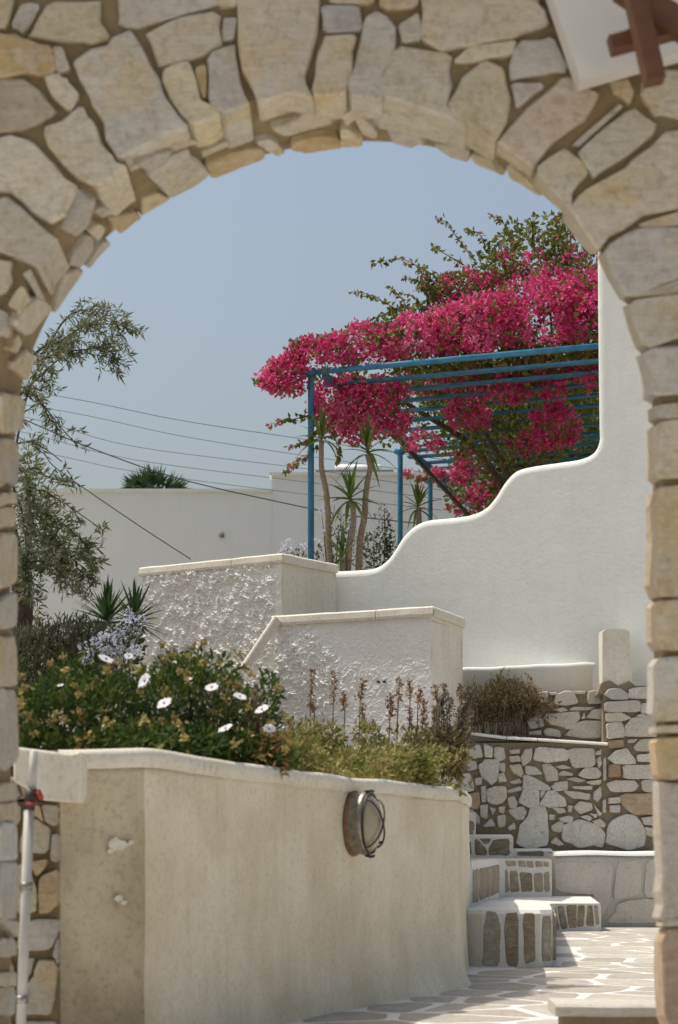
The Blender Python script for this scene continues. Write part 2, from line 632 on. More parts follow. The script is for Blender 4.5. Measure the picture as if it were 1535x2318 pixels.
ARCH_COLS = [(0.46, 0.42, 0.32), (0.42, 0.385, 0.30), (0.52, 0.47, 0.35), (0.40, 0.38, 0.33), (0.48, 0.42, 0.275), (0.45, 0.385, 0.27), (0.38, 0.355, 0.30)]
OCHRE = [(0.34, 0.22, 0.09), (0.40, 0.27, 0.12), (0.31, 0.205, 0.10)]
PALE_COLS = [(0.66, 0.63, 0.55), (0.62, 0.58, 0.50), (0.70, 0.675, 0.60), (0.64, 0.59, 0.48), (0.60, 0.58, 0.53)]
RISER_COLS = [(0.24, 0.195, 0.12), (0.31, 0.26, 0.17), (0.20, 0.16, 0.095), (0.29, 0.265, 0.205)]
FLAG_COLS = [(0.43, 0.40, 0.345), (0.40, 0.375, 0.33), (0.47, 0.44, 0.385), (0.38, 0.345, 0.29)]

# ------------------------------------------------------------------ ground and paving
m = MB()
m.add([(-900, -900, -0.03), (900, -900, -0.03), (900, 1500, -0.03), (-900, 1500, -0.03)], [(0, 1, 2, 3)])
tag(m.build('ground', M['ground'], smooth=False), kind='structure')

PWL = [(-0.868, 6.14), (-0.593, 6.25), (0.546, 9.0), (0.70, 10.7), (0.955, 14.9)]     # planter wall line in plan
DN = -0.055


def zwall(y):
    pts = [(5.95, .925), (6.25, .957), (7.0, .935), (8.0, .905), (9.0, .895), (10.7, .89), (15, .95)]
    for (a, za), (b, zb) in zip(pts, pts[1:]):
        if y <= b:
            return za + (zb - za) * max(0, (y - a) / (b - a))
    return pts[-1][1]


def wall_x(y):
    for (x0, y0), (x1, y1) in zip(PWL, PWL[1:]):
        if y <= y1:
            return x0 + (x1 - x0) * (y - y0) / (y1 - y0)
    return PWL[-1][0]


m = MB()
m.add([(-3, -4, 0), (3.6, -4, 0), (3.6, 15.3, 0), (-3, 15.3, 0)], [(0, 1, 2, 3)])
paving = tag(m.build('paving', M['grout'], smooth=False), kind='structure')
STEP1 = [(0.66, 10.26), (0.735, 10.19), (1.03, 10.16), (1.10, 10.25), (1.135, 10.6), (1.455, 13.70), (1.50, 13.80), (1.823, 13.83), (1.823, 14.6), (0.66, 14.6)]


def inside(P, x, y):
    r = False
    for i in range(len(P)):
        a, b = P[i], P[i - 1]
        if (a[1] > y) != (b[1] > y) and x < (b[0] - a[0]) * (y - a[1]) / (b[1] - a[1]) + a[0]:
            r = not r
    return r


nflag = 0
for P in cells(-0.75, 2.35, 5.7, 14.45, 0.37, 0.33, 0.42):
    P = shrink(P, 0.024)
    if not P:
        continue
    c = centroid(P)
    if c[0] < wall_x(c[1]) + 0.02 and c[1] > 6 or inside(STEP1, *c):
        continue
    if any(x < wall_x(y) + 0.0 and y > 6.0 for x, y in P):
        P = [(max(x, wall_x(y) + 0.01), y) for x, y in P]
    if abs(area2(P)) < 0.008:
        continue
    stone(P, lambda u, v, ww: (u, v, ww), 0.0, M['flag'], paving, pick(FLAG_COLS), 'flagstone', wob=0.05, bev=0.0006, proud=0.0016, tilt=0.0, rich=False, bulge=0)
    nflag += 1

# ------------------------------------------------------------------ stone arch
YF, YB = 5.0, 5.37
SF, SB = YF / F_PX, YB / F_PX
FC = (752.0, 980.0)
# arris (front) and back edge of the opening, traced at matching stations
STA = [((-13, 2520), (38, 2520)), ((-13, 2200), (38, 2200)), ((-13, 1700), (38, 1700)), ((-13, 1400), (36, 1400)), ((-13, 1180), (38, 1190)),
       ((-13, 980), (44, 1050)), ((13, 782), (65, 865)), ((89, 597), (136, 695)), ((211, 439), (249, 548)), ((370, 317), (398, 443)),
       ((554, 241), (570, 372)), ((752, 215), (755, 336)), ((950, 240), (948, 341)), ((1115, 315), (1110, 386)), ((1240, 410), (1225, 446)),
       ((1356, 560), (1338, 566)), ((1444, 740), (1430, 742)), ((1490, 950), (1466, 960)), ((1486, 1150), (1462, 1160)), ((1486, 1400), (1464, 1400)),
       ((1494, 1700), (1474, 1700)), ((1500, 1950), (1482, 1950)), ((1510, 2318), (1492, 2318)), ((1510, 2520), (1492, 2520))]
_f = spline([(a[0], a[1], 0) for a, b in STA], 12)
_b = spline([(b[0], b[1], 0) for a, b in STA], 12)
NST = len(_f)
FPX = [(p.x, p.y) for p in _f]
BPX = [(p.x, p.y) for p in _b]
F3 = [W(x, y, YF) for x, y in FPX]
B3 = [W(x, y, YB) for x, y in BPX]


def surf_normal(i):
    a, b = max(i - 1, 0), min(i + 1, NST - 1)
    t = F3[b] - F3[a]
    nn = t.cross(B3[i] - F3[i])
    nn.normalize()
    cen = Vector((-0.01, YF, 1.2)) - F3[i]
    if nn.dot(cen) < 0:
        nn = -nn
    return nn


SN = [surf_normal(i) for i in range(NST)]
ARCL = [0.0]
for i in range(1, NST):
    ARCL.append(ARCL[-1] + (F3[i] - F3[i - 1]).length)


def frac_index(s):
    s = min(max(s, 0), ARCL[-1] - 1e-6)
    lo = 0
    hi = NST - 1
    while hi - lo > 1:
        mid = (lo + hi) // 2
        if ARCL[mid] <= s:
            lo = mid
        else:
            hi = mid
    return lo, (s - ARCL[lo]) / (ARCL[hi] - ARCL[lo])


def soffit_frame(s, q, ww):          # s arc length, q depth from the front in metres
    i, t = frac_index(s)
    f = F3[i].lerp(F3[i + 1], t)
    b = B3[i].lerp(B3[i + 1], t)
    nn = SN[i].lerp(SN[i + 1], t)
    return f.lerp(b, q / (YB - YF)) + nn * ww


def px_soffit(x, y):
    best = None
    for i in range(NST):
        fx, fy = FPX[i]
        bx, by = BPX[i]
        dx, dy = bx - fx, by - fy
        t = max(-0.05, min(1.05, ((x - fx) * dx + (y - fy) * dy) / (dx * dx + dy * dy)))
        e = (fx + dx * t - x) ** 2 + (fy + dy * t - y) ** 2
        if best is None or e < best[0]:
            best = (e, i, t)
    e, i, t = best
    t = max(0, min(1, t))
    # perspective: screen fraction -> depth fraction
    v = t * YF / (YB - t * (YB - YF))
    return ARCL[i], v * (YB - YF)


def nearest_f(x, y):
    return min(range(NST), key=lambda i: (FPX[i][0] - x) ** 2 + (FPX[i][1] - y) ** 2)


def is_open(x, y):                    # inside the arris curve as seen
    return inside(FPX, x, y)


arch = root('stone_archway', 'rough stone arch with wide brown mortar joints framing the view', 'archway', (0, 5.18, 0))
# mortar core
RX0, RX1, RZ1 = -1.16, 1.17, 3.45
REC = 0.016
Vc, Fc = [], []
outer = []
for i in range(NST):
    x, y = F3[i].x, F3[i].z
    cx, cz = (FC[0] - CX) * SF, CAMZ + (HY - FC[1]) * SF
    if y < cz:
        outer.append((RX0 if x < 0 else RX1, y))
    else:
        dx, dz = x - cx, y - cz
        k = 1e9
        if dx < -1e-6:
            k = min(k, (RX0 - cx) / dx)
        if dx > 1e-6:
            k = min(k, (RX1 - cx) / dx)
        if dz > 1e-6:
            k = min(k, (RZ1 - cz) / dz)
        outer.append((cx + dx * k, cz + dz * k))
# snap the two outer vertices nearest the corners
for cxr in (RX0, RX1):
    j = min(range(NST), key=lambda i: (outer[i][0] - cxr) ** 2 + (outer[i][1] - RZ1) ** 2)
    outer[j] = (cxr, RZ1)
for i in range(NST):
    nn = SN[i]
    Vc.append(Vector((outer[i][0], YF + REC, outer[i][1])))
    Vc.append(F3[i] - nn * REC + Vector((0, REC, 0)))
    Vc.append(B3[i] - nn * REC)
    Vc.append(Vector((outer[i][0], YB, outer[i][1])))
for i in range(NST - 1):
    for k in range(4):
        Fc.append((i * 4 + k, i * 4 + (k + 1) % 4, (i + 1) * 4 + (k + 1) % 4, (i + 1) * 4 + k))
obj('mortar', Vc, Fc, M['mortar'], arch, smooth=False)


def front_frame(u, v, ww):
    return Vector((u, YF - ww, v))


def arch_stone(poly, cols=None, front_depth=0.10, soffit=False, proud=None):
    pr = random.uniform(0.0, 0.014) if proud is None else proud
    col = pick(cols or ARCH_COLS)
    ins = [is_open(x, y) for x, y in poly]
    c = centroid(poly)
    if soffit or all(ins) or (is_open(*c) and sum(ins) > len(ins) * 0.6):
        q = [px_soffit(x, y) for x, y in poly]
        s0 = sum(a for a, b in q) / len(q)
        if abs(area2(q)) < 1e-5:
            return
        stone(q, soffit_frame, 0.035, M['stone'], arch, col, proud=pr * 0.6, tilt=0.003)
        return
    dep = front_depth
    pts = []
    cc_ = centroid(poly)
    poly = [(cc_[0] + (x - cc_[0]) * 1.05, cc_[1] + (y - cc_[1]) * 1.05) for x, y in poly]
    ins = [is_open(x, y) for x, y in poly]
    for (x, y), a in zip(poly, ins):
        if a:
            dep = max(dep, px_soffit(x, y)[1])
            if y >= 980:
                j = nearest_f(x, y)
                x = FPX[j][0]
            else:
                an = math.atan2(x - FC[0], FC[1] - y)
                j = min(range(NST), key=lambda i: abs(math.atan2(FPX[i][0] - FC[0], FC[1] - FPX[i][1]) - an) + (10 if FPX[i][1] > 1000 else 0))
                x, y = FPX[j]
        pts.append(((x - CX) * SF, CAMZ + (HY - y) * SF))
    # drop duplicates
    Q = []
    for p in pts:
        if not Q or math.hypot(p[0] - Q[-1][0], p[1] - Q[-1][1]) > 0.004:
            Q.append(p)
    if len(Q) < 3 or abs(area2(Q)) < 3e-4:
        return
    if any(ins):
        dep = max(dep, 0.06)

        def fr(u, v, ww):
            x, y = CX + u / SF, HY - (v - CAMZ) / SF
            j = nearest_f(x, y)
            dd = math.hypot(FPX[j][0] - x, FPX[j][1] - y) * SF
            k = max(0, 1 - dd / 0.12) * (-min(ww, 0) / (YB - YF))
            sh = (B3[j] - F3[j])
            return Vector((u + sh.x * k, YF - ww, v + sh.z * k)) + SN[j] * (0.004 * max(0, 1 - dd / 0.05))
        stone(Q, fr, min(dep, 0.36), M['stone'], arch, col, proud=pr)
    else:
        stone(Q, front_frame, dep, M['stone'], arch, col, proud=pr)


def c1(*p):
    return [(x / 2, y / 2) for x, y in p]


def c2(*p):
    return [(768 + x / 2, y / 2) for x, y in p]


def ext(poly):
    return [(-55 if x <= 1 else (1595 if x >= 1534 else x), -45 if y <= 1 else y) for x, y in poly]


FRONT = [
    (c1((0, 0), (70, 0), (35, 125), (0, 125)), None),
    (c1((95, 25), (185, 25), (110, 150), (55, 120)), None),
    (c1((230, 5), (450, 10), (450, 80), (500, 165), (400, 190), (130, 170), (140, 140)), None),
    (c1((545, 0), (980, 0), (985, 25), (590, 125), (550, 95)), None),
    (c1((985, 0), (1075, 0), (1070, 25), (990, 25)), None),
    (c1((0, 150), (60, 155), (110, 190), (235, 215), (250, 335), (140, 335), (0, 352)), OCHRE),
    (c1((245, 220), (285, 225), (320, 315), (262, 335)), None),
    (c1((0, 362), (100, 355), (170, 390), (250, 520), (60, 590), (0, 602)), [(0.37, 0.31, 0.22)]),
    (c1((203, 350), (260, 340), (310, 370), (362, 435), (325, 497), (298, 492), (230, 425)), None),
    (c1((345, 280), (500, 205), (585, 138), (690, 340), (780, 520), (850, 610), (700, 670), (545, 717), (500, 650), (420, 450), (355, 350)), [(0.46, 0.44, 0.37)]),
    (c1((198, 600), (370, 490), (410, 540), (470, 660), (560, 790), (645, 860), (540, 942), (345, 800), (240, 680)), None),
    (c1((0, 650), (80, 615), (140, 650), (230, 740), (345, 850), (290, 940), (230, 1000), (160, 970), (20, 860), (0, 820)), None),
    ([(0, 480), (20, 445), (55, 475), (95, 517), (163, 563), (160, 585), (125, 628), (75, 600), (0, 547)], None),
    (c1((668, 150), (830, 75), (985, 48), (1000, 200), (960, 235), (720, 297), (690, 210)), None),
    (c1((1010, 85), (1070, 80), (1060, 175), (1010, 185)), None),
    (c1((735, 315), (860, 285), (915, 470), (1035, 600), (930, 640), (830, 530), (760, 430)), None),
    (c1((950, 250), (1062, 213), (1072, 310), (1102, 440), (1175, 612), (1120, 628), (1030, 560), (948, 460)), None),
    (c1((880, 310), (935, 290), (935, 440), (915, 440)), OCHRE),
    (c1((1083, 0), (1443, 0), (1433, 180), (1372, 330), (1365, 430), (1402, 475), (1300, 480), (1190, 500), (1130, 400), (1085, 220)), [(0.47, 0.41, 0.31)]),
    ([(728, 14), (810, 14), (822, 70), (735, 74)], [(0.36, 0.34, 0.32)]),
    ([(745, 0), (850, 0), (846, 8), (748, 8)], None),
    ([(857, 0), (948, 0), (945, 17), (863, 21)], None),
    ([(736, 80), (802, 85), (795, 150), (783, 262), (703, 222), (722, 130)], None),
    ([(850, 27), (892, 60), (895, 100), (862, 180), (845, 215), (860, 258), (800, 245), (788, 190), (813, 110), (828, 50)], None),
    ([(902, 57), (948, 29), (956, 90), (911, 96)], None),
    ([(956, 0), (1078, 0), (1222, 20), (1242, 65), (1168, 80), (1048, 106), (993, 108), (962, 85)], [(0.48, 0.42, 0.30)]),
    ([(1100, 0), (1222, 0), (1219, 15), (1165, 8)], None),
    ([(892, 111), (1022, 121), (1017, 200), (1010, 240), (1040, 322), (963, 303), (870, 218), (846, 206), (862, 170)], None),
    ([(1028, 138), (1063, 104), (1170, 94), (1154, 126), (1073, 141)], None),
    ([(1152, 172), (1163, 119), (1183, 94), (1254, 84), (1285, 160), (1218, 170), (1158, 179)], None),
    ([(1158, 187), (1235, 190), (1168, 246)], None),
    ([(1012, 246), (1053, 174), (1098, 144), (1134, 160), (1154, 230), (1120, 320), (1090, 340), (1050, 325)], None),
    ([(1127, 315), (1268, 179), (1293, 175), (1350, 210), (1328, 260), (1248, 330), (1198, 388), (1168, 368)], [(0.46, 0.37, 0.28)]),
    ([(1296, 327), (1400, 236), (1410, 244), (1316, 328)], [(0.45, 0.43, 0.39)]),
    ([(1312, 341), (1428, 244), (1490, 295), (1348, 402), (1332, 386)], None),
    ([(1202, 391), (1278, 337), (1323, 375), (1329, 395), (1290, 435), (1290, 474), (1265, 460)], None),
    ([(1293, 470), (1318, 440), (1418, 370), (1518, 300), (1535, 295), (1535, 447), (1468, 486), (1368, 540), (1350, 557), (1313, 525)], [(0.46, 0.405, 0.31)]),
    ([(1450, 508), (1535, 460), (1535, 505), (1488, 518), (1463, 524)], None),
    ([(1373, 562), (1449, 516), (1535, 529), (1535, 605), (1414, 677), (1380, 614)], None),
    ([(1414, 683), (1475, 656), (1535, 616), (1535, 658)], None),
    ([(1414, 690), (1535, 664), (1535, 753), (1449, 785)], None),
    ([(1446, 795), (1535, 780), (1535, 887), (1475, 898), (1453, 849)], None),
    ([(1475, 914), (1535, 910), (1535, 943), (1472, 949)], None),
    ([(1472, 956), (1535, 952), (1535, 1076), (1487, 1086)], None),
    ([(1456, 175), (1478, 155), (1535, 150), (1535, 275), (1488, 256), (1453, 220)], None),
    ([(1380, 187), (1423, 179), (1434, 210), (1424, 236), (1388, 205)], [(0.42, 0.32, 0.23)]),
    # right jamb quoins
    ([(1455, 1104), (1535, 1098), (1535, 1345), (1459, 1346)], [(0.44, 0.34, 0.21)]),
    ([(1460, 1362), (1535, 1356), (1535, 1462), (1464, 1470)], [(0.43, 0.34, 0.22)]),
    ([(1462, 1492), (1535, 1486), (1535, 1626), (1464, 1630)], [(0.52, 0.49, 0.42)]),
    ([(1470, 1643), (1535, 1640), (1535, 1657), (1470, 1660)], None),
    ([(1470, 1672), (1535, 1668), (1535, 1762), (1472, 1764)], [(0.45, 0.32, 0.17)]),
    ([(1472, 1778), (1535, 1774), (1535, 2050), (1490, 2076), (1480, 2000)], [(0.40, 0.36, 0.30)]),
    ([(1492, 2085), (1535, 2070), (1535, 2092), (1494, 2098)], None),
    ([(1488, 2108), (1535, 2104), (1535, 2310), (1492, 2325)], [(0.42, 0.27, 0.17)]),
    ([(1488, 2335), (1535, 2325), (1535, 2505), (1488, 2505)], None),
    # left stones between arris and frame edge
    ([(0, 585), (24, 593), (27, 635), (14, 665), (0, 680)], None),
    ([(52, 621), (69, 610), (126, 652), (119, 670), (97, 660)], None),
    ([(18, 690), (45, 648), (66, 659), (45, 706)], None),
    ([(0, 690), (14, 707), (15, 750), (0, 783)], None),
]
SOFF = [
    [(608, 290), (655, 280), (695, 262), (743, 260), (747, 282), (645, 310)],
    ([(655, 322), (740, 305), (775, 310), (772, 332), (690, 344), (660, 338)], OCHRE),
    [(585, 320), (605, 313), (640, 345), (625, 354), (595, 336)],
    [(450, 346), (515, 315), (524, 325), (465, 354)],
    ([(468, 374), (540, 345), (590, 337), (595, 360), (500, 400), (475, 400)], [(0.42, 0.31, 0.16)]),
    [(323, 395), (375, 360), (420, 337), (450, 360), (474, 392), (440, 424), (380, 450), (358, 427)],
    [(306, 370), (345, 350), (387, 335), (380, 352), (330, 382)],
    [(390, 328), (440, 313), (454, 321), (400, 335)],
    [(322, 452), (370, 438), (386, 452), (350, 492), (325, 488)],
    ([(238, 492), (300, 478), (322, 497), (315, 522), (280, 534), (248, 517)], [(0.42, 0.32, 0.18)]),
    [(213, 475), (236, 464), (242, 481), (225, 492)],
    [(192, 602), (235, 543), (252, 552), (250, 590), (207, 622)],
    [(143, 522), (185, 445), (212, 450), (207, 497), (165, 537)],
    [(198, 520), (225, 501), (242, 511), (235, 532), (220, 542)],
    [(153, 600), (195, 533), (222, 535), (210, 567), (180, 607)],
    ([(122, 705), (145, 617), (179, 608), (199, 624), (150, 718)], [(0.40, 0.34, 0.26)]),
    [(31, 732), (83, 663), (121, 693), (65, 764)],
    [(22, 790), (35, 758), (50, 775), (38, 800)],
    [(768, 290), (793, 287), (825, 310), (820, 330), (778, 330)],
    [(803, 271), (823, 262), (855, 300), (845, 316), (818, 302)],
    [(862, 278), (888, 274), (935, 297), (968, 326), (933, 334), (890, 322)],
    [(972, 326), (1028, 328), (1058, 346), (1062, 372), (1018, 358)],
    [(1065, 350), (1112, 362), (1118, 386), (1138, 402), (1093, 384), (1070, 372)],
    [(1148, 374), (1178, 392), (1226, 443), (1198, 438), (1155, 402)],
    [(776, 262), (800, 250), (812, 262), (790, 282)],
    # left jamb, seen as reveal
    [(28, 826), (63, 787), (84, 805), (87, 832), (69, 876), (38, 845)],
    [(0, 884), (45, 893), (64, 912), (60, 945), (46, 977), (4, 978)],
    [(-8, 992), (42, 995), (46, 1040), (40, 1102), (-8, 1104)],
    [(-8, 1118), (38, 1114), (42, 1142), (-8, 1144)],
    [(-8, 1154), (38, 1150), (40, 1190), (-8, 1192)],
    [(-8, 1204), (38, 1198), (42, 1330), (-8, 1334)],
    [(-8, 1350), (38, 1346), (40, 1422), (-8, 1428)],
    [(-8, 1440), (38, 1438), (38, 1548), (-8, 1550)],
    [(-8, 1562), (38, 1558), (38, 1742), (-8, 1744)],
    [(-8, 1770), (38, 1762), (40, 1808), (-8, 1814)],
    [(-8, 1825), (38, 1823), (40, 1864), (-8, 1865)],
    ([(-8, 1877), (36, 1876), (36, 1952), (-8, 1955)], [(0.50, 0.49, 0.46)]),
    [(-8, 1968), (38, 1966), (38, 2066), (-8, 2074)],
    [(-8, 2086), (36, 2088), (36, 2104), (-8, 2098)],
    [(-8, 2123), (34, 2120), (36, 2160), (-8, 2163)],
    [(-8, 2189), (36, 2186), (34, 2218), (-8, 2223)],
    [(-8, 2232), (36, 2235), (34, 2296), (-8, 2298)],
    [(-8, 2330), (36, 2330), (34, 2490), (-8, 2495)],
]
for poly, cols in FRONT:
    arch_stone(ext(poly), cols)
for it in SOFF:
    poly, cols = (it if isinstance(it, tuple) else (it, None))
    arch_stone(poly, cols, soffit=True)
# beyond the frame the wall goes on
for P in cells(-258, 1812, -640, 2500, 165, 140, 0.3):
    c = centroid(P)
    if -75 < c[0] < 1615 and c[1] > -50:
        continue
    Q = shrink(P, 11)
    if not Q:
        continue
    Q = [((x if x < CX else x), y) for x, y in Q]
    if -50 > c[1]:
        Q = clip_poly(Q, 0, 1, -62)
    elif c[0] < 0:
        Q = clip_poly(Q, 1, 0, -66)
    else:
        Q = clip_poly(Q, -1, 0, -1605)
    if len(Q) >= 3 and abs(area2(Q)) > 2500:
        arch_stone(Q)

# white box sign with brown timber fixed on the wall, top right
sg = root('sign_box', 'tilted white panel with brown timber pieces, fixed high on the stone arch', 'sign', W(1400, 60, 4.9))
fp = [(1314, 182), (1600, 100), (1520, -200), (1212, -120)]
V = [W(x, y, 4.90) for x, y in fp] + [W(x, y, 4.90) + Vector((0, 0.075, 0)) for x, y in fp]
obj('panel', V, [(0, 1, 2, 3), (4, 7, 6, 5), (0, 4, 5, 1), (1, 5, 6, 2), (2, 6, 7, 3), (3, 7, 4, 0)], M['panel'], sg, smooth=False)
m = MB()
m.bar(W(1426, -60, 4.66), W(1482, 186, 4.66), 0.046, 0.06, up=Vector((0, 1, 0)), bev=0.004)
m.build('timber', M['timber'], sg, smooth=False)
m = MB()
a, b = W(1381, 104, 4.74), W(1600, 46, 4.74)
m.bar(a, b, 0.042, 0.05, up=Vector((0, 1, 0)), bev=0.004)
m.build('timber', M['timber'], sg, smooth=False)
m = MB()
m.bar(W(1405, -30, 4.71), W(1600, 95, 4.71), 0.062, 0.05, up=Vector((0, 1, 0)), bev=0.004)
m.build('timber', M['timber'], sg, smooth=False)

# ------------------------------------------------------------------ low stone wall on the left, pipe
D0 = 6.08
lw = root('low_stone_wall', 'low rubble stone wall in the shade behind the left pier of the arch', 'wall', W(80, 2318, D0))
m = MB()
a, b = W(-2600, 2480, D0), W(133, 1815, D0)
m.box((a.x, D0 + .02, 0), (b.x - 0.004, D0 + .3, b.z))
m.build('mortar', M['mortar'], lw, smooth=False)
SL = D0 / F_PX
LOW = [
    ([(-60, 1765), (37, 1758), (46, 1808), (-60, 1814)], None), ([(46, 1895), (55, 1869), (81, 1852), (115, 1875), (110, 1930), (43, 1932)], None),
    ([(60, 1826), (90, 1824), (100, 1862), (78, 1845), (55, 1858)], None),
    ([(95, 1822), (131, 1823), (130, 1866), (120, 1870), (104, 1861)], [(0.44, 0.36, 0.25)]),
    ([(89, 1985), (131, 1967), (132, 2045), (110, 2066), (90, 2068), (86, 2025)], [(0.45, 0.30, 0.16)]), ([(38, 1960), (60, 1952), (84, 2008), (84, 2066), (38, 2070)], None),
    ([(62, 1950), (110, 1945), (100, 1968), (84, 1985)], OCHRE), ([(118, 1890), (131, 1888), (131, 1952), (114, 1948)], None),
    ([(40, 2085), (132, 2077), (131, 2108), (115, 2149), (40, 2155)], None), ([(86, 2174), (122, 2172), (130, 2195), (121, 2255), (115, 2298), (45, 2296), (50, 2244), (75, 2215)], None),
    ([(40, 2170), (78, 2168), (70, 2205), (42, 2232)], None), ([(118, 2160), (131, 2120), (132, 2185)], None),
    ([(-60, 1823), (46, 1823), (50, 1852), (40, 1868), (-60, 1866)], None), ([(-60, 1876), (36, 1880), (34, 1952), (-60, 1956)], None),
    ([(-60, 1966), (30, 1966), (30, 2070), (-60, 2074)], None), ([(-60, 2086), (30, 2088), (30, 2160), (-60, 2163)], None),
    ([(-60, 2175), (32, 2172), (32, 2296), (-60, 2298)], None), ([(40, 2312), (128, 2310), (126, 2400), (40, 2400)], None),
    ([(-60, 2312), (30, 2312), (30, 2400), (-60, 2400)], None),
]
for poly, cols in LOW:
    stone([((x - CX) * SL, CAMZ + (HY - y) * SL) for x, y in poly], lambda u, v, ww: Vector((u, D0 - ww, v)), 0.06, M['stone'], lw, pick(cols or ARCH_COLS), proud=random.uniform(0, .012))
for P in cells(-5.0, -1.22, .03, .76, .34, .22, .35):
    Q = shrink(P, .012)
    if Q:
        stone(Q, lambda u, v, ww: Vector((u, D0 - ww, v)), 0.06, M['stone'], lw, pick(ARCH_COLS), proud=random.uniform(0, .012))
pp = root('water_pipe', 'white upright water pipe with red and black stop valve by the left pier', 'pipe', W(46, 2400, 5.97))
dP = 5.97
m = MB()
m.tube([W(44, 2420, dP), W(66, 1832, dP)], 0.0155, 12)
m.build('riser_pipe', M['pipe'], pp)
m = MB()
m.tube([W(73, 1790, dP), W(77, 1700, dP)], 0.0125, 10)
m.build('upper_pipe', M['pipe'], pp)
m = MB()
m.tube([W(66, 1834, dP), W(68, 1818, dP), W(70, 1816, dP), W(72, 1786, dP)], [0.017, 0.017, 0.022, 0.02], 10)
m.tube([W(58, 1806, dP), W(88, 1800, dP)], 0.016, 10)
vb = m.build('valve', M['black'], pp)
m = MB()
m.tube([W(86, 1801, dP - .005), W(95, 1797, dP - .005)], [0.018, 0.016], 10)
m.box(tuple(W(57, 1822, dP - .03)), tuple(W(82, 1816, dP - .012) + Vector((0, .012, 0))))
m.build('handle', M['red'], vb)
for yb_ in (2006, 2262):
    m = MB()
    p = W(44 + (2420 - yb_) / 588 * 22, yb_, dP)
    m.tube([p - Vector((0, 0, .012)), p + Vector((0, 0, .012))], 0.0195, 12)
    m.box((p.x - .022, p.y, p.z - .008), (p.x - .008, D0, p.z + .008))
    m.build('bracket', M['metal'], pp)

# ------------------------------------------------------------------ planter wall in the foreground
pw = root('planter_wall', 'long weathered beige rendered planter wall with the round wall lamp on it', 'wall', (0.0, 7.6, 0))
segs = PWL
rows = 26
Vp, Fp = [], []
cols_ = []
PX0 = (-0.816 - 0.03, 5.95)
line = []
for (a, b) in zip(PWL, PWL[1:]):
    L = math.hypot(b[0] - a[0], b[1] - a[1])
    k = max(2, int(L / 0.05))
    for i in range(k):
        line.append((a[0] + (b[0] - a[0]) * i / k, a[1] + (b[1] - a[1]) * i / k))
line.append(PWL[-1])
# soften the plan corners a little
for _ in range(4):
    line = [line[0]] + [((a[0] + 2 * b[0] + c[0]) / 4, (a[1] + 2 * b[1] + c[1]) / 4) for a, b, c in zip(line, line[1:], line[2:])] + [line[-1]]


def line_n(i):
    a, b = line[max(i - 1, 0)], line[min(i + 1, len(line) - 1)]
    dx, dy = b[0] - a[0], b[1] - a[1]
    L = math.hypot(dx, dy)
    return dy / L, -dx / L


for i, (x, y) in enumerate(line):
    nx, ny = line_n(i)
    zt = zwall(y) - 0.045
    for j in range(rows + 1):
        z = zt * j / rows
        fl = 0.06 * math.exp(-z / 0.07) * math.exp(-((y - 8.75) / 0.5) ** 2) + 0.012 * math.exp(-z / 0.1)
        wob = noise.noise((x * 2.2, y * 2.2, z * 2.2)) * 0.010 + noise.noise((x * 9, y * 9, z * 9)) * 0.004
        Vp.append((x + nx * (fl + wob), y + ny * (fl + wob), z))
    Vp.append((x - nx * 0.2, y - ny * 0.2, zt))
R1 = rows + 2
for i in range(len(line) - 1):
    for j in range(R1 - 1):
        Fp.append((i * R1 + j, (i + 1) * R1 + j, (i + 1) * R1 + j + 1, i * R1 + j + 1))
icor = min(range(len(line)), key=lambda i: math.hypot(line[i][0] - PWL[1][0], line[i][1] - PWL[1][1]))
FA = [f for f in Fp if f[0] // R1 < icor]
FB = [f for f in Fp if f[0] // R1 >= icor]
obj('stained_shaded_end_face', Vp[:(icor + 1) * R1], FA, M['dirt_and_shade'], pw)  # stains and the shade from arch and pier, both in this face's colour
k0 = icor * R1
obj('body', Vp[k0:], [tuple(q - k0 for q in f) for f in FB], M['planter'], pw)
PE = Plane(PWL[0], PWL[1])
for (x, y, rx, ry) in ((262, 1912, 26, 16), (292, 1907, 9, 6), (246, 1926, 10, 7), (264, 2034, 9, 14), (274, 2042, 14, 6)):
    k_ = 11
    pl_ = [PE.px(x + rx * math.cos(6.283 * i / k_) * random.uniform(.5, 1.1), y + ry * math.sin(6.283 * i / k_) * random.uniform(.5, 1.1), .021) for i in range(k_)]
    obj('bare_patch', pl_ + [q + Vector((0, .03, 0)) for q in pl_], [tuple(range(k_))] + [(i, k_ + i, k_ + (i + 1) % k_, (i + 1) % k_) for i in range(k_)], M['coping'], pw, smooth=False)
# coping
Vp, Fp = [], []
for i, (x, y) in enumerate(line):
    nx, ny = line_n(i)
    zt = zwall(y) + noise.noise((x * 3, y * 3, 0)) * 0.010
    wv = noise.noise((x * 4, y * 4, 9)) * 0.006
    for (o_, z_) in ((0.002, zt - .062), (0.014 + wv, zt - .055), (0.018 + wv, zt - .02), (0.008 + wv, zt - .003), (-0.012, zt), (-0.17, zt), (-0.19, zt - .05)):
        Vp.append((x + nx * o_, y + ny * o_, z_))
for i in range(len(line) - 1):
    for j in range(6):
        Fp.append((i * 7 + j, (i + 1) * 7 + j, (i + 1) * 7 + j + 1, i * 7 + j + 1))
obj('coping', Vp, Fp, M['coping'], pw)
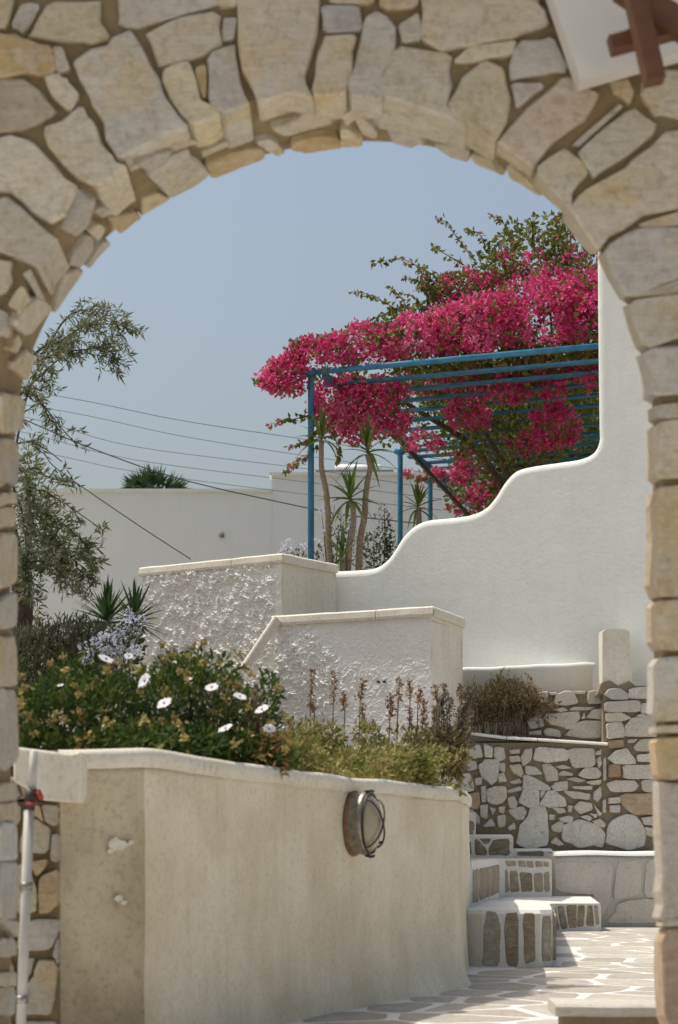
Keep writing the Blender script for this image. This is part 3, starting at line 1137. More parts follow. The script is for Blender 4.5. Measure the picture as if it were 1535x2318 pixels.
# plaster shoulder where the planter meets the low stone wall
pts = [(30, 1690), (160, 1706), (186, 1700), (186, 1790), (178, 1818), (96, 1812), (88, 1800), (30, 1770)]
dS = 6.05
V = [W(x, y, dS) for x, y in pts] + [W(x, y, dS) + Vector((0, .26, 0)) for x, y in pts]
n_ = len(pts)
obj('shoulder', V, [tuple(range(n_))[::-1], tuple(range(n_, 2 * n_))] + [(i, (i + 1) % n_, n_ + (i + 1) % n_, n_ + i) for i in range(n_)], M['coping'], pw, smooth=False)
bv = C.objects[-1] if False else bpy.data.objects['shoulder'].modifiers.new('bevel', 'BEVEL')
bv.width, bv.segments, bv.limit_method = .014, 3, 'NONE'

# soil bed behind it
m = MB()
m.add([(-5.0, 6.25, .74), (-1.2, 6.25, .76), (-.62, 6.35, .88), (.45, 9.0, .84), (.62, 10.7, .84), (.86, 14.6, .9), (.6, 14.5, 1.1), (-.5, 15.6, 1.15), (-1.7, 16.6, 1.2), (-5.0, 16.6, 1.2)], [tuple(range(10))])
tag(m.build('soil', M['soil'], smooth=False), kind='structure')

# ------------------------------------------------------------------ wall lamp (oval bulkhead with cage)
PL = Plane(PWL[1], PWL[2])
lc_t, lc_z = PL.uv(797, 1864)
lamp = root('wall_lamp', 'oval metal bulkhead lamp with wire cage on the beige planter wall', 'lamp', PL.at(lc_t, lc_z))
RT, RZ = 0.092, 0.122
TIL = math.radians(8)


def LP(an, k, ww, dz=0):
    a_, b_ = math.cos(an) * RT * k, math.sin(an) * RZ * k
    return PL.at(lc_t + a_, lc_z + b_ + dz, ww)


def lathe_oval(prof, n=36):
    vs, fs = [], []
    for k, ww in prof:
        for i in range(n):
            vs.append(LP(2 * math.pi * i / n, k, ww))
    for r in range(len(prof) - 1):
        for i in range(n):
            fs.append((r * n + i, r * n + (i + 1) % n, (r + 1) * n + (i + 1) % n, (r + 1) * n + i))
    return vs, fs


v, f = lathe_oval([(1.06, 0.004), (1.07, 0.010), (1.05, 0.016), (0.95, 0.018)])
obj('base_ring', v, f, M['rust'], lamp)
v, f = lathe_oval([(1.0, 0.015), (0.99, 0.045), (1.03, 0.050), (1.04, 0.066), (0.99, 0.074), (0.92, 0.076)])
obj('housing', v, f, M['metal'], lamp)
v, f = lathe_oval([(0.93, 0.072), (0.91, 0.082), (0.76, 0.098), (0.55, 0.110), (0.28, 0.117), (0.02, 0.120)])
obj('glass', v, f, M['glass'], lamp)


def dome(k):
    return 0.076 + 0.056 * math.sqrt(max(0, 1 - k * k))


for an in (math.radians(52), math.radians(128)):
    m = MB()
    m.tube([LP(an, abs(q_) * .98, dome(abs(q_) * .98)) if q_ > 0 else LP(an + math.pi, abs(q_) * .98, dome(abs(q_) * .98)) for q_ in [k / 8 for k in range(-8, 9)]], 0.0042, 6)
    m.build('cage_wire', M['metal_dark'], lamp)
m = MB()
m.tube([LP(2 * math.pi * i / 32, 0.97, 0.080) for i in range(33)], 0.0045, 6)
m.build('cage_ring', M['metal_dark'], lamp)
for an in (math.radians(100), math.radians(265), math.radians(-35)):
    m = MB()
    m.tube([LP(an, 1.02, 0.06), LP(an, 1.07, 0.08), LP(an, 1.06, 0.092), LP(an, 1.02, 0.10)], [0.006, 0.007, 0.006, 0.004], 6)
    m.build('clip', M['metal_dark'], lamp)

# ------------------------------------------------------------------ steps
GZ = 0.294


def prism(name, P, ztops, z0, mat, parent, lip=0.02):
    n = len(P)
    cx_, cy_ = centroid(P)
    V = []
    for (x, y) in P:
        V.append((x, y, z0))
    for (x, y), z in zip(P, ztops):
        V.append((x, y, z - lip))
    for (x, y), z in zip(P, ztops):
        L = math.hypot(x - cx_, y - cy_)
        V.append((x + (cx_ - x) / L * lip, y + (cy_ - y) / L * lip, z))
    Fs = []
    for r in range(2):
        for i in range(n):
            Fs.append((r * n + i, r * n + (i + 1) % n, (r + 1) * n + (i + 1) % n, (r + 1) * n + i))
    Fs.append(tuple(range(2 * n, 3 * n)))
    return obj(name, V, Fs, mat, parent, smooth=False)


def c8(*p):
    return [(900 + x / 2.417, 1800 + y / 2.417) for x, y in p]


def riser_stones(plane, polys, parent, cols=RISER_COLS, mat='riser', depth=0.02, proud=0.006):
    for P in polys:
        Q = [plane.uv(x, y) for x, y in P]
        c = centroid(Q)
        Q = [(c[0] + (a_ - c[0]) * 1.09, c[1] + (b_ - c[1]) * 1.05) for a_, b_ in Q]
        stone(Q, lambda u, v, ww: plane.at(u, v, ww), depth, M[mat], parent, pick(cols), 'riser_stone', wob=0.07, bev=0.006, proud=proud, tilt=0.002)


ls = root('stone_step', 'lowest curved stone step with white painted joints beside the planter wall', 'step', (1.1, 12.0, 0), 'stone steps')
ZT = [.288, .292, .294, .292, .288, .196, .194, .194, .238, .238]
prism('white_base', STEP1, ZT, 0.0, M['grout'], ls)
pA = Plane(STEP1[1], STEP1[2])
riser_stones(pA, [c8((463, 905), (478, 700), (492, 645), (540, 645), (560, 720), (555, 928), (470, 922)), c8((590, 655), (660, 650), (655, 928), (600, 925), (588, 760)),
                  c8((690, 650), (752, 650), (750, 760), (755, 900), (700, 918), (692, 780))], ls)
pB = Plane(STEP1[2], STEP1[3])
pC = Plane(STEP1[3], STEP1[4])
L_ = pB.len
riser_stones(pB, [[]], ls) if False else None
stone([(0.01, .03), (L_ - .01, .03), (L_ - .012, .262), (0.012, .265)], lambda u, v, ww: pB.at(u, v, ww), 0.02, M['riser'], ls, pick(RISER_COLS), 'riser_stone', wob=.03, bev=.006, proud=.006)
for k in range(2):
    L_ = pC.len / 2
    stone([(k * L_ + .015, .03), (k * L_ + L_ - .015, .03), (k * L_ + L_ - .015, .26), (k * L_ + .015, .26)], lambda u, v, ww: pC.at(u, v, ww), 0.02, M['riser'], ls, pick(RISER_COLS), 'riser_stone', wob=.03, bev=.006, proud=.006)
pD = Plane(STEP1[4], STEP1[5])
k = 0.03
while k < pD.len - 0.2:
    L_ = random.uniform(.16, .34)
    h_ = .262 - .095 * (k / pD.len)
    stone([(k, .03), (k + L_ - .03, .03), (k + L_ - .03, h_ - .012), (k, h_)], lambda u, v, ww: pD.at(u, v, ww), 0.02, M['riser'], ls, pick(RISER_COLS), 'riser_stone', wob=.03, bev=.006, proud=.006)
    k += L_
pE = Plane(STEP1[6], STEP1[7])
riser_stones(pE, [c8((820, 615), (862, 605), (884, 728), (850, 738), (830, 700)), c8((876, 612), (910, 607), (930, 725), (896, 730)), c8((925, 603), (975, 595), (979, 720), (937, 724)),
                  c8((987, 602), (1025, 602), (1019, 714), (986, 718)), c8((1040, 602), (1065, 602), (1074, 714), (1034, 714)), c8((1077, 606), (1094, 603), (1104, 700), (1086, 712))], ls)

us = root('stone_step', 'second stone step with dark stones outlined in white, above the lowest step', 'step', (1.2, 14.3, .2), 'stone steps')
STEP2 = [(0.60, 10.8), (0.7217, 10.8), (1.148, 14.25), (1.20, 14.30), (1.533, 14.30), (1.533, 14.95), (0.60, 14.95)]
prism('white_base', STEP2, [.535, .535, .497, .495, .494, .494, .5], .18, M['grout'], us)
pF = Plane(STEP2[1], STEP2[2])
k = 0.05
while k < pF.len - .15:
    L_ = random.uniform(.28, .46)
    zb = .30 - .05 * k / pF.len
    stone([(k, zb), (k + L_ - .05, zb), (k + L_ - .05, .48 - .03 * k / pF.len), (k, .49 - .03 * k / pF.len)], lambda u, v, ww: pF.at(u, v, ww), 0.02, M['riser'], us, pick(RISER_COLS), 'riser_stone', wob=.03, bev=.008, proud=.008)
    k += L_
pG = Plane(STEP2[3], STEP2[4])
riser_stones(pG, [c8((555, 415), (600, 410), (610, 528), (556, 530)), c8((615, 415), (655, 415), (664, 526), (620, 530)), c8((670, 420), (733, 430), (738, 524), (677, 528)),
                  c8((745, 430), (794, 425), (798, 524), (751, 527)), c8((804, 425), (830, 420), (834, 524), (806, 527))], us)
riser_stones(pG, [c8((590, 358), (640, 356), (650, 385), (600, 387)), c8((660, 356), (695, 358), (705, 393), (665, 390)), c8((705, 358), (740, 358), (745, 393), (715, 395)),
                  c8((752, 358), (790, 361), (794, 390), (757, 393)), c8((800, 363), (825, 366), (829, 393), (801, 390))], us, [(0.36, 0.30, 0.22)])

ts = root('stone_step', 'top stone step at the foot of the rubble wall, two big dark stones', 'step', (1.0, 14.8, .4), 'stone steps')
a, b = W(1030, 1890, 14.62), W(1162, 1890, 14.62)
zt3 = W(0, 1889, 14.62).z
ZB3 = .45
prism('white_base', [(a.x, 14.62), (b.x, 14.62), (b.x, 14.93), (a.x, 14.93)], [zt3] * 4, ZB3, M['grout'], ts)
c_ = W(1252, 0, 14.70).x
prism('low_base', [(b.x - .02, 14.68), (c_, 14.68), (c_, 14.93), (b.x - .02, 14.93)], [W(0, 1921, 14.7).z] * 4, ZB3, M['grout'], ts)
p3 = Plane((a.x, 14.62), (b.x, 14.62))
riser_stones(p3, [c8((362, 250), (398, 252), (405, 322), (362, 322)), c8((425, 242), (438, 242), (488, 302), (485, 328), (425, 326)), c8((447, 237), (513, 237), (500, 263), (480, 270)),
                  c8((530, 242), (608, 242), (612, 328), (502, 328), (502, 295))], ts, [(0.16, 0.125, 0.075)])
p4 = Plane((b.x, 14.68), (c_, 14.68))
riser_stones(p4, [c8((660, 308), (795, 306), (795, 334), (660, 330))], ts, [(0.12, 0.095, 0.06)])
mp = root('gate_pier_stub', 'small white stub with an oval brown stone beside the upper step', 'pier', W(1062, 1890, 14.72))
a, b = W(1040, 1892, 14.72), W(1076, 1838, 14.72)
prism('stub', [(a.x, 14.66), (b.x, 14.66), (b.x, 14.9), (a.x, 14.9)], [b.z] * 4, zt3 - .02, M['grout'], mp)
p5 = Plane((a.x, 14.66), (b.x, 14.66))
riser_stones(p5, [c8((372, 145), (390, 138), (415, 145), (420, 185), (408, 213), (385, 213), (372, 185))], mp, [(0.27, 0.21, 0.16)])

# bench on the right
bn = root('masonry_bench', 'rendered grey masonry bench with white sunlit top against the rubble wall', 'bench', (2.1, 14.6, 0))
a, b = W(1251, 0, 14.40).x, 2.75
zt = .54
prof = [(14.40, 0.0), (14.395, .3), (14.39, zt - .05), (14.402, zt - .018), (14.435, zt), (14.95, zt), (14.95, 0)]
V, Fs = [], []
xs = [a + (b - a) * i / 30 for i in range(31)]
for x in xs:
    for (yy, zz) in prof:
        V.append((x, yy + noise.noise((x * 3, zz * 3, 0)) * .012, zz + (noise.noise((x * 3, 3, 1)) * .010 if zz > .4 else 0)))
k = len(prof)
for i in range(30):
    for j in range(k - 1):
        Fs.append((i * k + j, (i + 1) * k + j, (i + 1) * k + j + 1, i * k + j + 1))
Fs.append(tuple(range(k)))
Fs.append(tuple(range(30 * k, 31 * k))[::-1])
obj('body', V, Fs, M['bench'], bn)
V, Fs = [], []
for i, x in enumerate(xs):
    z_ = noise.noise((x * 3, 3, 1)) * .010
    for (yy, zz) in ((14.384, zt - .022), (14.392, zt - .002), (14.425, zt + .008), (14.94, zt + .008)):
        V.append((x, yy + noise.noise((x * 3, zz * 3, 0)) * .012, zz + z_))
for i in range(30):
    for j in range(3):
        Fs.append((i * 4 + j, (i + 1) * 4 + j, (i + 1) * 4 + j + 1, i * 4 + j + 1))
obj('seat_top', V, Fs, M['white'], bn)
pb = Plane((a, 14.39), (b, 14.39))
for P in (c8((1180, 560), (1200, 365), (1345, 350), (1325, 545), (1190, 575)), c8((1345, 560), (1362, 350), (1470, 345), (1500, 560)), c8((1130, 700), (1185, 650), (1205, 590), (1330, 565), (1500, 575), (1500, 700)),
          c8((860, 360), (1180, 370), (1165, 560), (1115, 690), (1110, 545), (862, 530))):
    stone([pb.uv(x, y) for x, y in P], lambda u, v, ww: pb.at(u, v, ww), .01, M['bench'], bn, None, 'slab', wob=.02, bev=.005, proud=.010, tilt=.001)

# low block at bottom right
lb = root('threshold_block', 'low stone block with white top edge at the foot of the right pier', 'step', W(1400, 2318, 6.0))
m = MB()
a = W(1258, 2275, 6.5)
m.box((a.x + .03, 6.54, 0), (1.40, 6.70, a.z - .04))
m.build('base', M['mortar2'], lb, smooth=False)
V, Fs = [], []
zt = a.z
sec = [(6.515, zt - .04), (6.50, zt - .03), (6.50, zt - .008), (6.515, zt), (6.75, zt + .002), (6.75, zt - .04)]
xs = [a.x + (1.46 - a.x) * i / 16 for i in range(17)]
for x in xs:
    for yy, zz in sec:
        V.append((x, yy + noise.noise((x * 9, zz * 9, 0)) * .006, zz + noise.noise((x * 6, yy * 6, 4)) * .004))
for i in range(16):
    for j in range(6):
        Fs.append((i * 6 + j, (i + 1) * 6 + j, (i + 1) * 6 + (j + 1) % 6, i * 6 + (j + 1) % 6))
Fs.append(tuple(range(6)))
Fs.append(tuple(range(16 * 6, 17 * 6))[::-1])
obj('slab', V, Fs, M['bench'], lb, smooth=False)

# ------------------------------------------------------------------ retaining wall of pale rubble
YR = 14.93
rw = root('rubble_retaining_wall', 'pale rubble stone retaining wall with brown joints behind the bench', 'wall', W(1250, 1918, YR))
SR = YR / F_PX


def c7(*p):
    return [(1000 + x / 2.869, 1350 + y / 2.869) for x, y in p]


m = MB()
a = W(1035, 1925, YR)
zl, zu = W(0, 1678, YR).z, W(0, 1552, YR).z
x365 = W(1368, 0, YR).x
m.box((a.x, YR + .02, .45), (x365, YR + .5, zl - .01))
m.box((x365 - .005, YR + .022, .45), (2.9, YR + .5, zu))
m.box((W(1200, 0, YR).x, YR + .2, zl - .05), (x365, YR + .48, W(0, 1562, YR).z))
m.build('mortar', M['mortar2'], rw, smooth=False)
UP = [((635, 625), (690, 620), (690, 680), (640, 690)), ((700, 625), (750, 622), (745, 640), (705, 640)), ((725, 690), (750, 640), (800, 620), (850, 625), (880, 690), (800, 705)),
      ((945, 670), (960, 620), (1000, 615), (1040, 650), (1035, 690), (960, 695)), ((860, 615), (930, 615), (925, 632), (870, 632)), ((725, 735), (790, 722), (815, 740), (770, 752)),
      ((835, 740), (860, 718), (990, 718), (960, 738)), ((680, 790), (700, 765), (880, 750), (885, 790), (830, 860), (700, 820)), ((908, 795), (925, 755), (934, 790)),
      ((945, 785), (985, 735), (1050, 730), (1050, 795)), ((835, 900), (860, 825), (940, 810), (1050, 815), (1050, 910), (900, 915)), ((665, 880), (690, 855), (760, 870), (770, 910), (680, 905)),
      ((570, 880), (640, 870), (645, 900), (575, 900)), ((800, 905), (830, 870), (825, 905)), ((560, 800), (640, 770), (660, 840), (580, 860))]
BR = [(0.40, 0.25, 0.13), (0.44, 0.30, 0.17)]
RT_ = [((1065, 640), (1090, 605), (1160, 600), (1210, 640), (1200, 668), (1110, 665)), ((1230, 600), (1400, 590), (1400, 660), (1225, 660)), ((1070, 690), (1275, 680), (1275, 750), (1075, 745)),
       ((1295, 700), (1400, 690), (1400, 755), (1300, 755)), ((1075, 760), (1160, 755), (1225, 790), (1140, 815), (1075, 810)), ((1265, 775), (1300, 760), (1325, 775), (1290, 785)),
       ((1195, 850), (1240, 790), (1400, 785), (1400, 905), (1200, 905)), ((1075, 830), (1170, 822), (1185, 910), (1080, 920)), ('b', (1090, 940), (1175, 932), (1180, 978), (1090, 985)),
       ((1210, 930), (1275, 925), (1250, 950), (1210, 950)), ((1255, 975), (1300, 930), (1400, 930), (1400, 1000), (1270, 1000)), ((1085, 1050), (1130, 1010), (1195, 990), (1250, 1060), (1250, 1085), (1130, 1085)),
       ((1275, 1030), (1400, 1020), (1400, 1075), (1280, 1070)), ('b', (1090, 1095), (1155, 1095), (1160, 1165), (1085, 1170)), ((1190, 1100), (1400, 1095), (1400, 1185), (1195, 1180)),
       ((1080, 1220), (1120, 1200), (1240, 1195), (1270, 1230), (1240, 1265), (1110, 1265)), ((1300, 1200), (1400, 1195), (1400, 1280), (1310, 1260)), ((1085, 1310), (1150, 1305), (1155, 1340), (1085, 1345)),
       ((1090, 1360), (1155, 1355), (1155, 1400), (1095, 1400)), ('b', (1175, 1290), (1400, 1280), (1400, 1405), (1250, 1410), (1180, 1350)),
       ((1080, 1580), (1100, 1480), (1180, 1430), (1250, 1430), (1310, 1520), (1310, 1610), (1220, 1635), (1090, 1600)), ((1300, 1440), (1400, 1425), (1400, 1490), (1320, 1480)),
       ((1320, 1500), (1400, 1510), (1400, 1570), (1330, 1550))]
MID = [((440, 1000), (500, 992), (505, 1018), (450, 1022)), ((440, 1040), (500, 1035), (510, 1070), (450, 1075)), ((515, 1050), (540, 1000), (585, 990), (580, 1060), (530, 1100)),
       ((605, 1060), (625, 985), (800, 995), (810, 1060), (700, 1075)), ((820, 1010), (870, 990), (985, 995), (985, 1085), (960, 1110), (860, 1105)), ((1000, 1010), (1035, 995), (1035, 1025), (1000, 1030)),
       ((1005, 1060), (1030, 1040), (1040, 1080), (1020, 1120)), ((440, 1100), (510, 1090), (530, 1150), (520, 1175), (460, 1140)), ((545, 1100), (610, 1110), (650, 1155), (550, 1160)),
       ((655, 1095), (700, 1092), (745, 1130), (750, 1190), (680, 1195)), ((740, 1105), (790, 1095), (840, 1115), (780, 1120)), ((755, 1160), (790, 1130), (850, 1150), (840, 1165)),
       ((890, 1160), (930, 1120), (1000, 1115), (1030, 1150), (1010, 1180), (930, 1180)), ((530, 1250), (540, 1165), (600, 1180), (695, 1235), (690, 1260), (560, 1255)),
       ((440, 1205), (500, 1185), (520, 1210), (470, 1218)), ((715, 1235), (740, 1210), (810, 1200), (815, 1255), (740, 1262)), ((815, 1185), (870, 1175), (930, 1195), (890, 1208)),
       ((940, 1205), (1030, 1190), (1025, 1220), (970, 1222)), ((850, 1235), (970, 1230), (970, 1255), (870, 1250)), ((430, 1260), (510, 1235), (520, 1260), (440, 1275)),
       ((505, 1330), (535, 1260), (628, 1260), (628, 1365), (560, 1365)), ((642, 1350), (690, 1270), (730, 1265), (790, 1310), (805, 1360), (720, 1370)),
       ((800, 1265), (890, 1270), (960, 1285), (950, 1320), (850, 1310)), ((990, 1270), (1030, 1240), (1035, 1300), (1010, 1330), (985, 1310)), ((430, 1310), (470, 1300), (490, 1340), (480, 1375), (440, 1370)),
       ((435, 1390), (520, 1365), (545, 1400), (530, 1445), (480, 1445)), ((720, 1375), (790, 1375), (805, 1400), (760, 1410)), ((820, 1360), (850, 1360), (840, 1400), (820, 1395)),
       ((860, 1370), (900, 1335), (970, 1345), (975, 1380), (900, 1410)), ((985, 1350), (1040, 1410), (1020, 1425)), ((900, 1430), (950, 1420), (975, 1440), (960, 1460)),
       ((960, 1410), (1010, 1415), (1000, 1440)), ((760, 1440), (830, 1425), (850, 1440), (840, 1470), (780, 1465)), ((980, 1460), (1030, 1445), (1060, 1480), (1050, 1500), (1000, 1480)),
       ((715, 1490), (770, 1460), (800, 1490), (770, 1530), (720, 1520)), ((495, 1600), (520, 1490), (560, 1450), (580, 1375), (670, 1380), (680, 1440), (680, 1600), (590, 1630)),
       ((795, 1580), (810, 1490), (900, 1455), (1000, 1490), (1045, 1540), (1040, 1600), (900, 1625)), ((710, 1600), (740, 1565), (790, 1610), (760, 1620)),
       ((430, 1500), (470, 1470), (480, 1510), (440, 1520)), ((640, 1265), (675, 1260), (650, 1305), (640, 1305)), ((700, 1415), (735, 1420), (730, 1450), (700, 1450)),
       ((1000, 1600), (1050, 1610), (1040, 1630), (1000, 1625)), ((1045, 1330), (1065, 1320), (1065, 1400), (1045, 1400)), ((1050, 1060), (1068, 1050), (1068, 1180), (1050, 1190))]
LEFT = [((160, 1010), (240, 960), (265, 1040), (200, 1050)), ((275, 960), (330, 985), (325, 1045), (280, 1040)), ((345, 985), (400, 985), (410, 1050), (360, 1070), (340, 1030)),
        ((160, 1075), (220, 1070), (230, 1120), (170, 1130)), ((245, 1100), (290, 1065), (368, 1070), (358, 1190), (320, 1215), (260, 1160)), ((372, 1085), (410, 1085), (410, 1140), (377, 1130)),
        ((367, 1160), (400, 1145), (420, 1200), (370, 1205)), ((130, 1160), (180, 1155), (205, 1220), (200, 1260), (130, 1265)), ((215, 1185), (260, 1175), (260, 1220), (220, 1225)),
        ((255, 1240), (285, 1240), (290, 1330), (260, 1330)), ((300, 1260), (350, 1235), (410, 1240), (415, 1310), (360, 1350), (300, 1330)), ('b', (185, 1285), (240, 1275), (245, 1375), (185, 1375)),
        ((130, 1285), (180, 1285), (180, 1375), (130, 1375)),
        ((250, 1360), (300, 1355), (295, 1440), (255, 1430)), ((310, 1370), (350, 1380), (330, 1420)), ((270, 1490), (320, 1445), (345, 1490), (290, 1500)), ((360, 1430), (410, 1420), (410, 1490), (370, 1500)),
        ((370, 1370), (410, 1365), (405, 1410), (375, 1400)), ((215, 1400), (245, 1440), (240, 1480), (215, 1470)), ((130, 1390), (200, 1385), (205, 1440), (130, 1440))]


def rub(polys, dY, grow=1.15):
    for P in polys:
        cols = PALE_COLS
        if P[0] == 'b':
            P, cols = P[1:], BR
        Q = c7(*P)
        d_ = YR + dY
        k = d_ / F_PX
        Q = [((x - CX) * k, CAMZ + (HY - y) * k) for x, y in Q]
        c = centroid(Q)
        Q = [(c[0] + (x - c[0]) * grow, c[1] + (y - c[1]) * grow) for x, y in Q]
        stone(Q, lambda u, v, ww: Vector((u, d_ - ww, v)), .03, M['stone_pale'], rw, pick(cols), proud=random.uniform(.002, .02), wob=.05, tilt=.012, bev=.007, bulge=.015)


rub(UP, .18)
rub(RT_, 0)
rub(MID, 0)
rub(LEFT, 0)
for P in cells(1.43 + .93, 2.88, .6, 1.75, .24, .15, .35):       # the wall goes on behind the right pier
    Q = shrink(P, .012)
    if Q and centroid(Q)[0] > W(1492, 0, YR).x + .03:
        stone(Q, lambda u, v, ww: Vector((u, YR - ww, v)), .03, M['stone_pale'], rw, pick(PALE_COLS), proud=random.uniform(.002, .015))
cp = [(1068, 1658), (1090, 1661), (1146, 1668), (1216, 1672), (1376, 1682)]
for (i0, i1) in ((0, 2), (2, 3), (3, 4)):
    V, Fs = [], []
    for k in range(i0, i1 + 1):
        x, y = cp[k]
        x += (2 if k == i0 and k else 0)
        for (dy_, dd) in ((10, -.02), (5, -.035), (0, -.03), (-2, .0), (-2, .17), (10, .17)):
            V.append(W(x, y + dy_ * .55, YR + dd) if dd < .01 else Vector((W(x, y, YR).x, YR + dd, W(x, y + dy_ * .55, YR).z)))
    nk = i1 - i0 + 1
    for i in range(nk - 1):
        for j in range(6):
            Fs.append((i * 6 + j, (i + 1) * 6 + j, (i + 1) * 6 + (j + 1) % 6, i * 6 + (j + 1) % 6))
    Fs += [tuple(range(6)), tuple(range((nk - 1) * 6, nk * 6))[::-1]]
    obj('coping_slab', V, Fs, M['white'], rw, smooth=False)
m = MB()
zb = W(0, 1672, YR).z
m.add([(W(1000, 0, YR).x, YR + .02, zb - .02), (W(1245, 0, YR).x, YR + .02, zb - .02), (W(1245, 0, YR).x, YR + .6, zb), (W(1000, 0, YR).x, YR + .6, zb)], [(0, 1, 2, 3)])
m.build('soil_pocket', M['soil'], rw, smooth=False)

lp = root('low_parapet', 'low white parapet strip with sunlit top behind the dry shrub', 'wall', W(1200, 1560, 15.5))
Yp = 15.42
a, b = W(1030, 1512, Yp), W(1354, 1500, Yp)
V, Fs = [], []
NN = 24
for i in range(NN + 1):
    t = i / NN
    x = a.x + (b.x - a.x) * t
    zt = a.z + (b.z - a.z) * t + noise.noise((t * 6, 0, 0)) * .008
    for (yy, zz) in ((Yp, 1.0), (Yp, zt - .05), (Yp - .012, zt - .035), (Yp - .006, zt - .008), (Yp + .03, zt), (Yp + .25, zt), (Yp + .25, 1.0)):
        V.append((x, yy - .10 * t, zz))
for i in range(NN):
    for j in range(6):
        Fs.append((i * 7 + j, (i + 1) * 7 + j, (i + 1) * 7 + j + 1, i * 7 + j + 1))
Fs += [tuple(range(7)), tuple(range(NN * 7, NN * 7 + 7))[::-1]]
obj('body', V, Fs, M['white'], lp, smooth=True)

st = root('stone_stub', 'short upright pale stone pillar standing on the rubble wall', 'pillar', W(1398, 1558, 14.97))
pts = [(1364, 1556), (1364, 1428), (1372, 1422), (1412, 1425), (1424, 1432), (1430, 1552)]
V = [W(x, y, 14.96) for x, y in pts] + [W(x, y, 14.96) + Vector((0.0, .2, 0)) for x, y in pts]
for i in range(len(V)):
    V[i] += Vector((noise.noise(V[i] * 9) * .01, 0, noise.noise(V[i] * 7) * .01))
n_ = len(pts)
obj('body', V, [tuple(range(n_)), tuple(range(n_, 2 * n_))[::-1]] + [(i, n_ + i, n_ + (i + 1) % n_, (i + 1) % n_) for i in range(n_)], M['smooth'], st, smooth=False)
m = MB()
vs = [W(x, y, 14.95) for x, y in ((1352, 1572), (1362, 1546), (1380, 1540), (1400, 1552), (1425, 1542), (1438, 1552), (1446, 1572))]
m.add(vs + [v + Vector((0, .24, 0)) for v in vs], [tuple(range(6, -1, -1)), tuple(range(7, 14))] + [(i, i + 1, 8 + i, 7 + i) for i in range(6)])
m.build('mortar_bed', M['mortar2'], st, smooth=False)

# ------------------------------------------------------------------ curved white wall
CW = Plane((-.038, 16.3), (2.353, 15.13))
cw = root('curved_wall', 'smooth white wall with a rounded top sweeping down in waves to the left', 'wall', CW.at(1.2, 0))
TOP = [(735, 1293), (757, 1292), (800, 1290), (845, 1285), (872, 1268), (890, 1245), (910, 1214), (935, 1190), (965, 1177), (1010, 1172), (1060, 1165), (1095, 1150), (1118, 1125),
       (1140, 1091), (1165, 1066), (1200, 1055), (1260, 1046), (1310, 1038), (1340, 1024), (1353, 998), (1353, 960), (1351, 800), (1349, 570), (1348, 300), (1346, -100)]
q = [CW.uv(x, y) for x, y in TOP]
top = [(p.x, p.y) for p in spline([(a, b, 0) for a, b in q], 7)]
RB, TH = 0.055, 0.30
nt_ = len(top)
nrm = []
for i in range(nt_):
    a, b = top[max(i - 1, 0)], top[min(i + 1, nt_ - 1)]
    dx, dz = b[0] - a[0], b[1] - a[1]
    L = math.hypot(dx, dz)
    nrm.append((-dz / L, dx / L))           # up-left side of the line
prof = [(0, TH)] + [(-RB * (1 - math.cos(t)), TH - RB + RB * math.sin(t)) for t in []]
ring = []
for k in range(7):
    t = k / 6 * math.pi / 2
    ring.append((-RB + RB * math.sin(t) if False else -RB * (1 - math.sin(t)), RB * math.cos(t)))    # (offset along nrm, w from the flush plane)
# ring k=0: front face inset by RB at w=0 ; k=6: top at w=-RB
V, Fs = [], []
prof = [(-RB * (1 - math.sin(k / 6 * math.pi / 2)), -RB * (1 - math.cos(k / 6 * math.pi / 2))) for k in range(7)] + [(0, -TH + RB)]
prof += [(-RB * (1 - math.cos(k / 4 * math.pi / 2)), -TH + RB - RB * math.sin(k / 4 * math.pi / 2)) for k in range(1, 5)]
kp = len(prof)
for i in range(nt_):
    for (o_, ww) in prof:
        V.append(CW.at(top[i][0] + nrm[i][0] * o_, top[i][1] + nrm[i][1] * o_, ww))
for i in range(nt_ - 1):
    for j in range(kp - 1):
        Fs.append((i * kp + j, i * kp + j + 1, (i + 1) * kp + j + 1, (i + 1) * kp + j))
# front face: vertical strips for the left run, then one strip to the right edge
UR = CW.uv(1348, 0)[0] + 1.6
nsm = len(Fs)
fr_idx = []
for i in range(nt_):
    fr_idx.append(len(V))
    V.append(V[i * kp].copy())
k_split = max(range(nt_), key=lambda i: top[i][0])
low = []
for i in range(nt_):
    low.append(len(V))
    V.append(CW.at(min(top[i][0], UR), -0.02, 0))
for i in range(k_split):
    Fs.append((low[i], low[i + 1], fr_idx[i + 1], fr_idx[i]))
rt0 = len(V)
for i in range(k_split, nt_):
    V.append(CW.at(UR, top[i][1] if i > k_split else -0.02, 0))
V.append(CW.at(UR, top[k_split][1], 0))
# from the split vertex rightwards
Fs.append((low[k_split], rt0, len(V) - 1, fr_idx[k_split]))
prev_r = len(V) - 1
for i in range(k_split, nt_ - 1):
    nr = rt0 + (i + 1 - k_split)
    Fs.append((fr_idx[i], prev_r, nr, fr_idx[i + 1]))
    prev_r = nr
o_cw = obj('body', V, Fs, M['white'], cw, smooth=True)
o_cw.data.polygons.foreach_set('use_smooth', [i < nsm for i in range(len(Fs))])

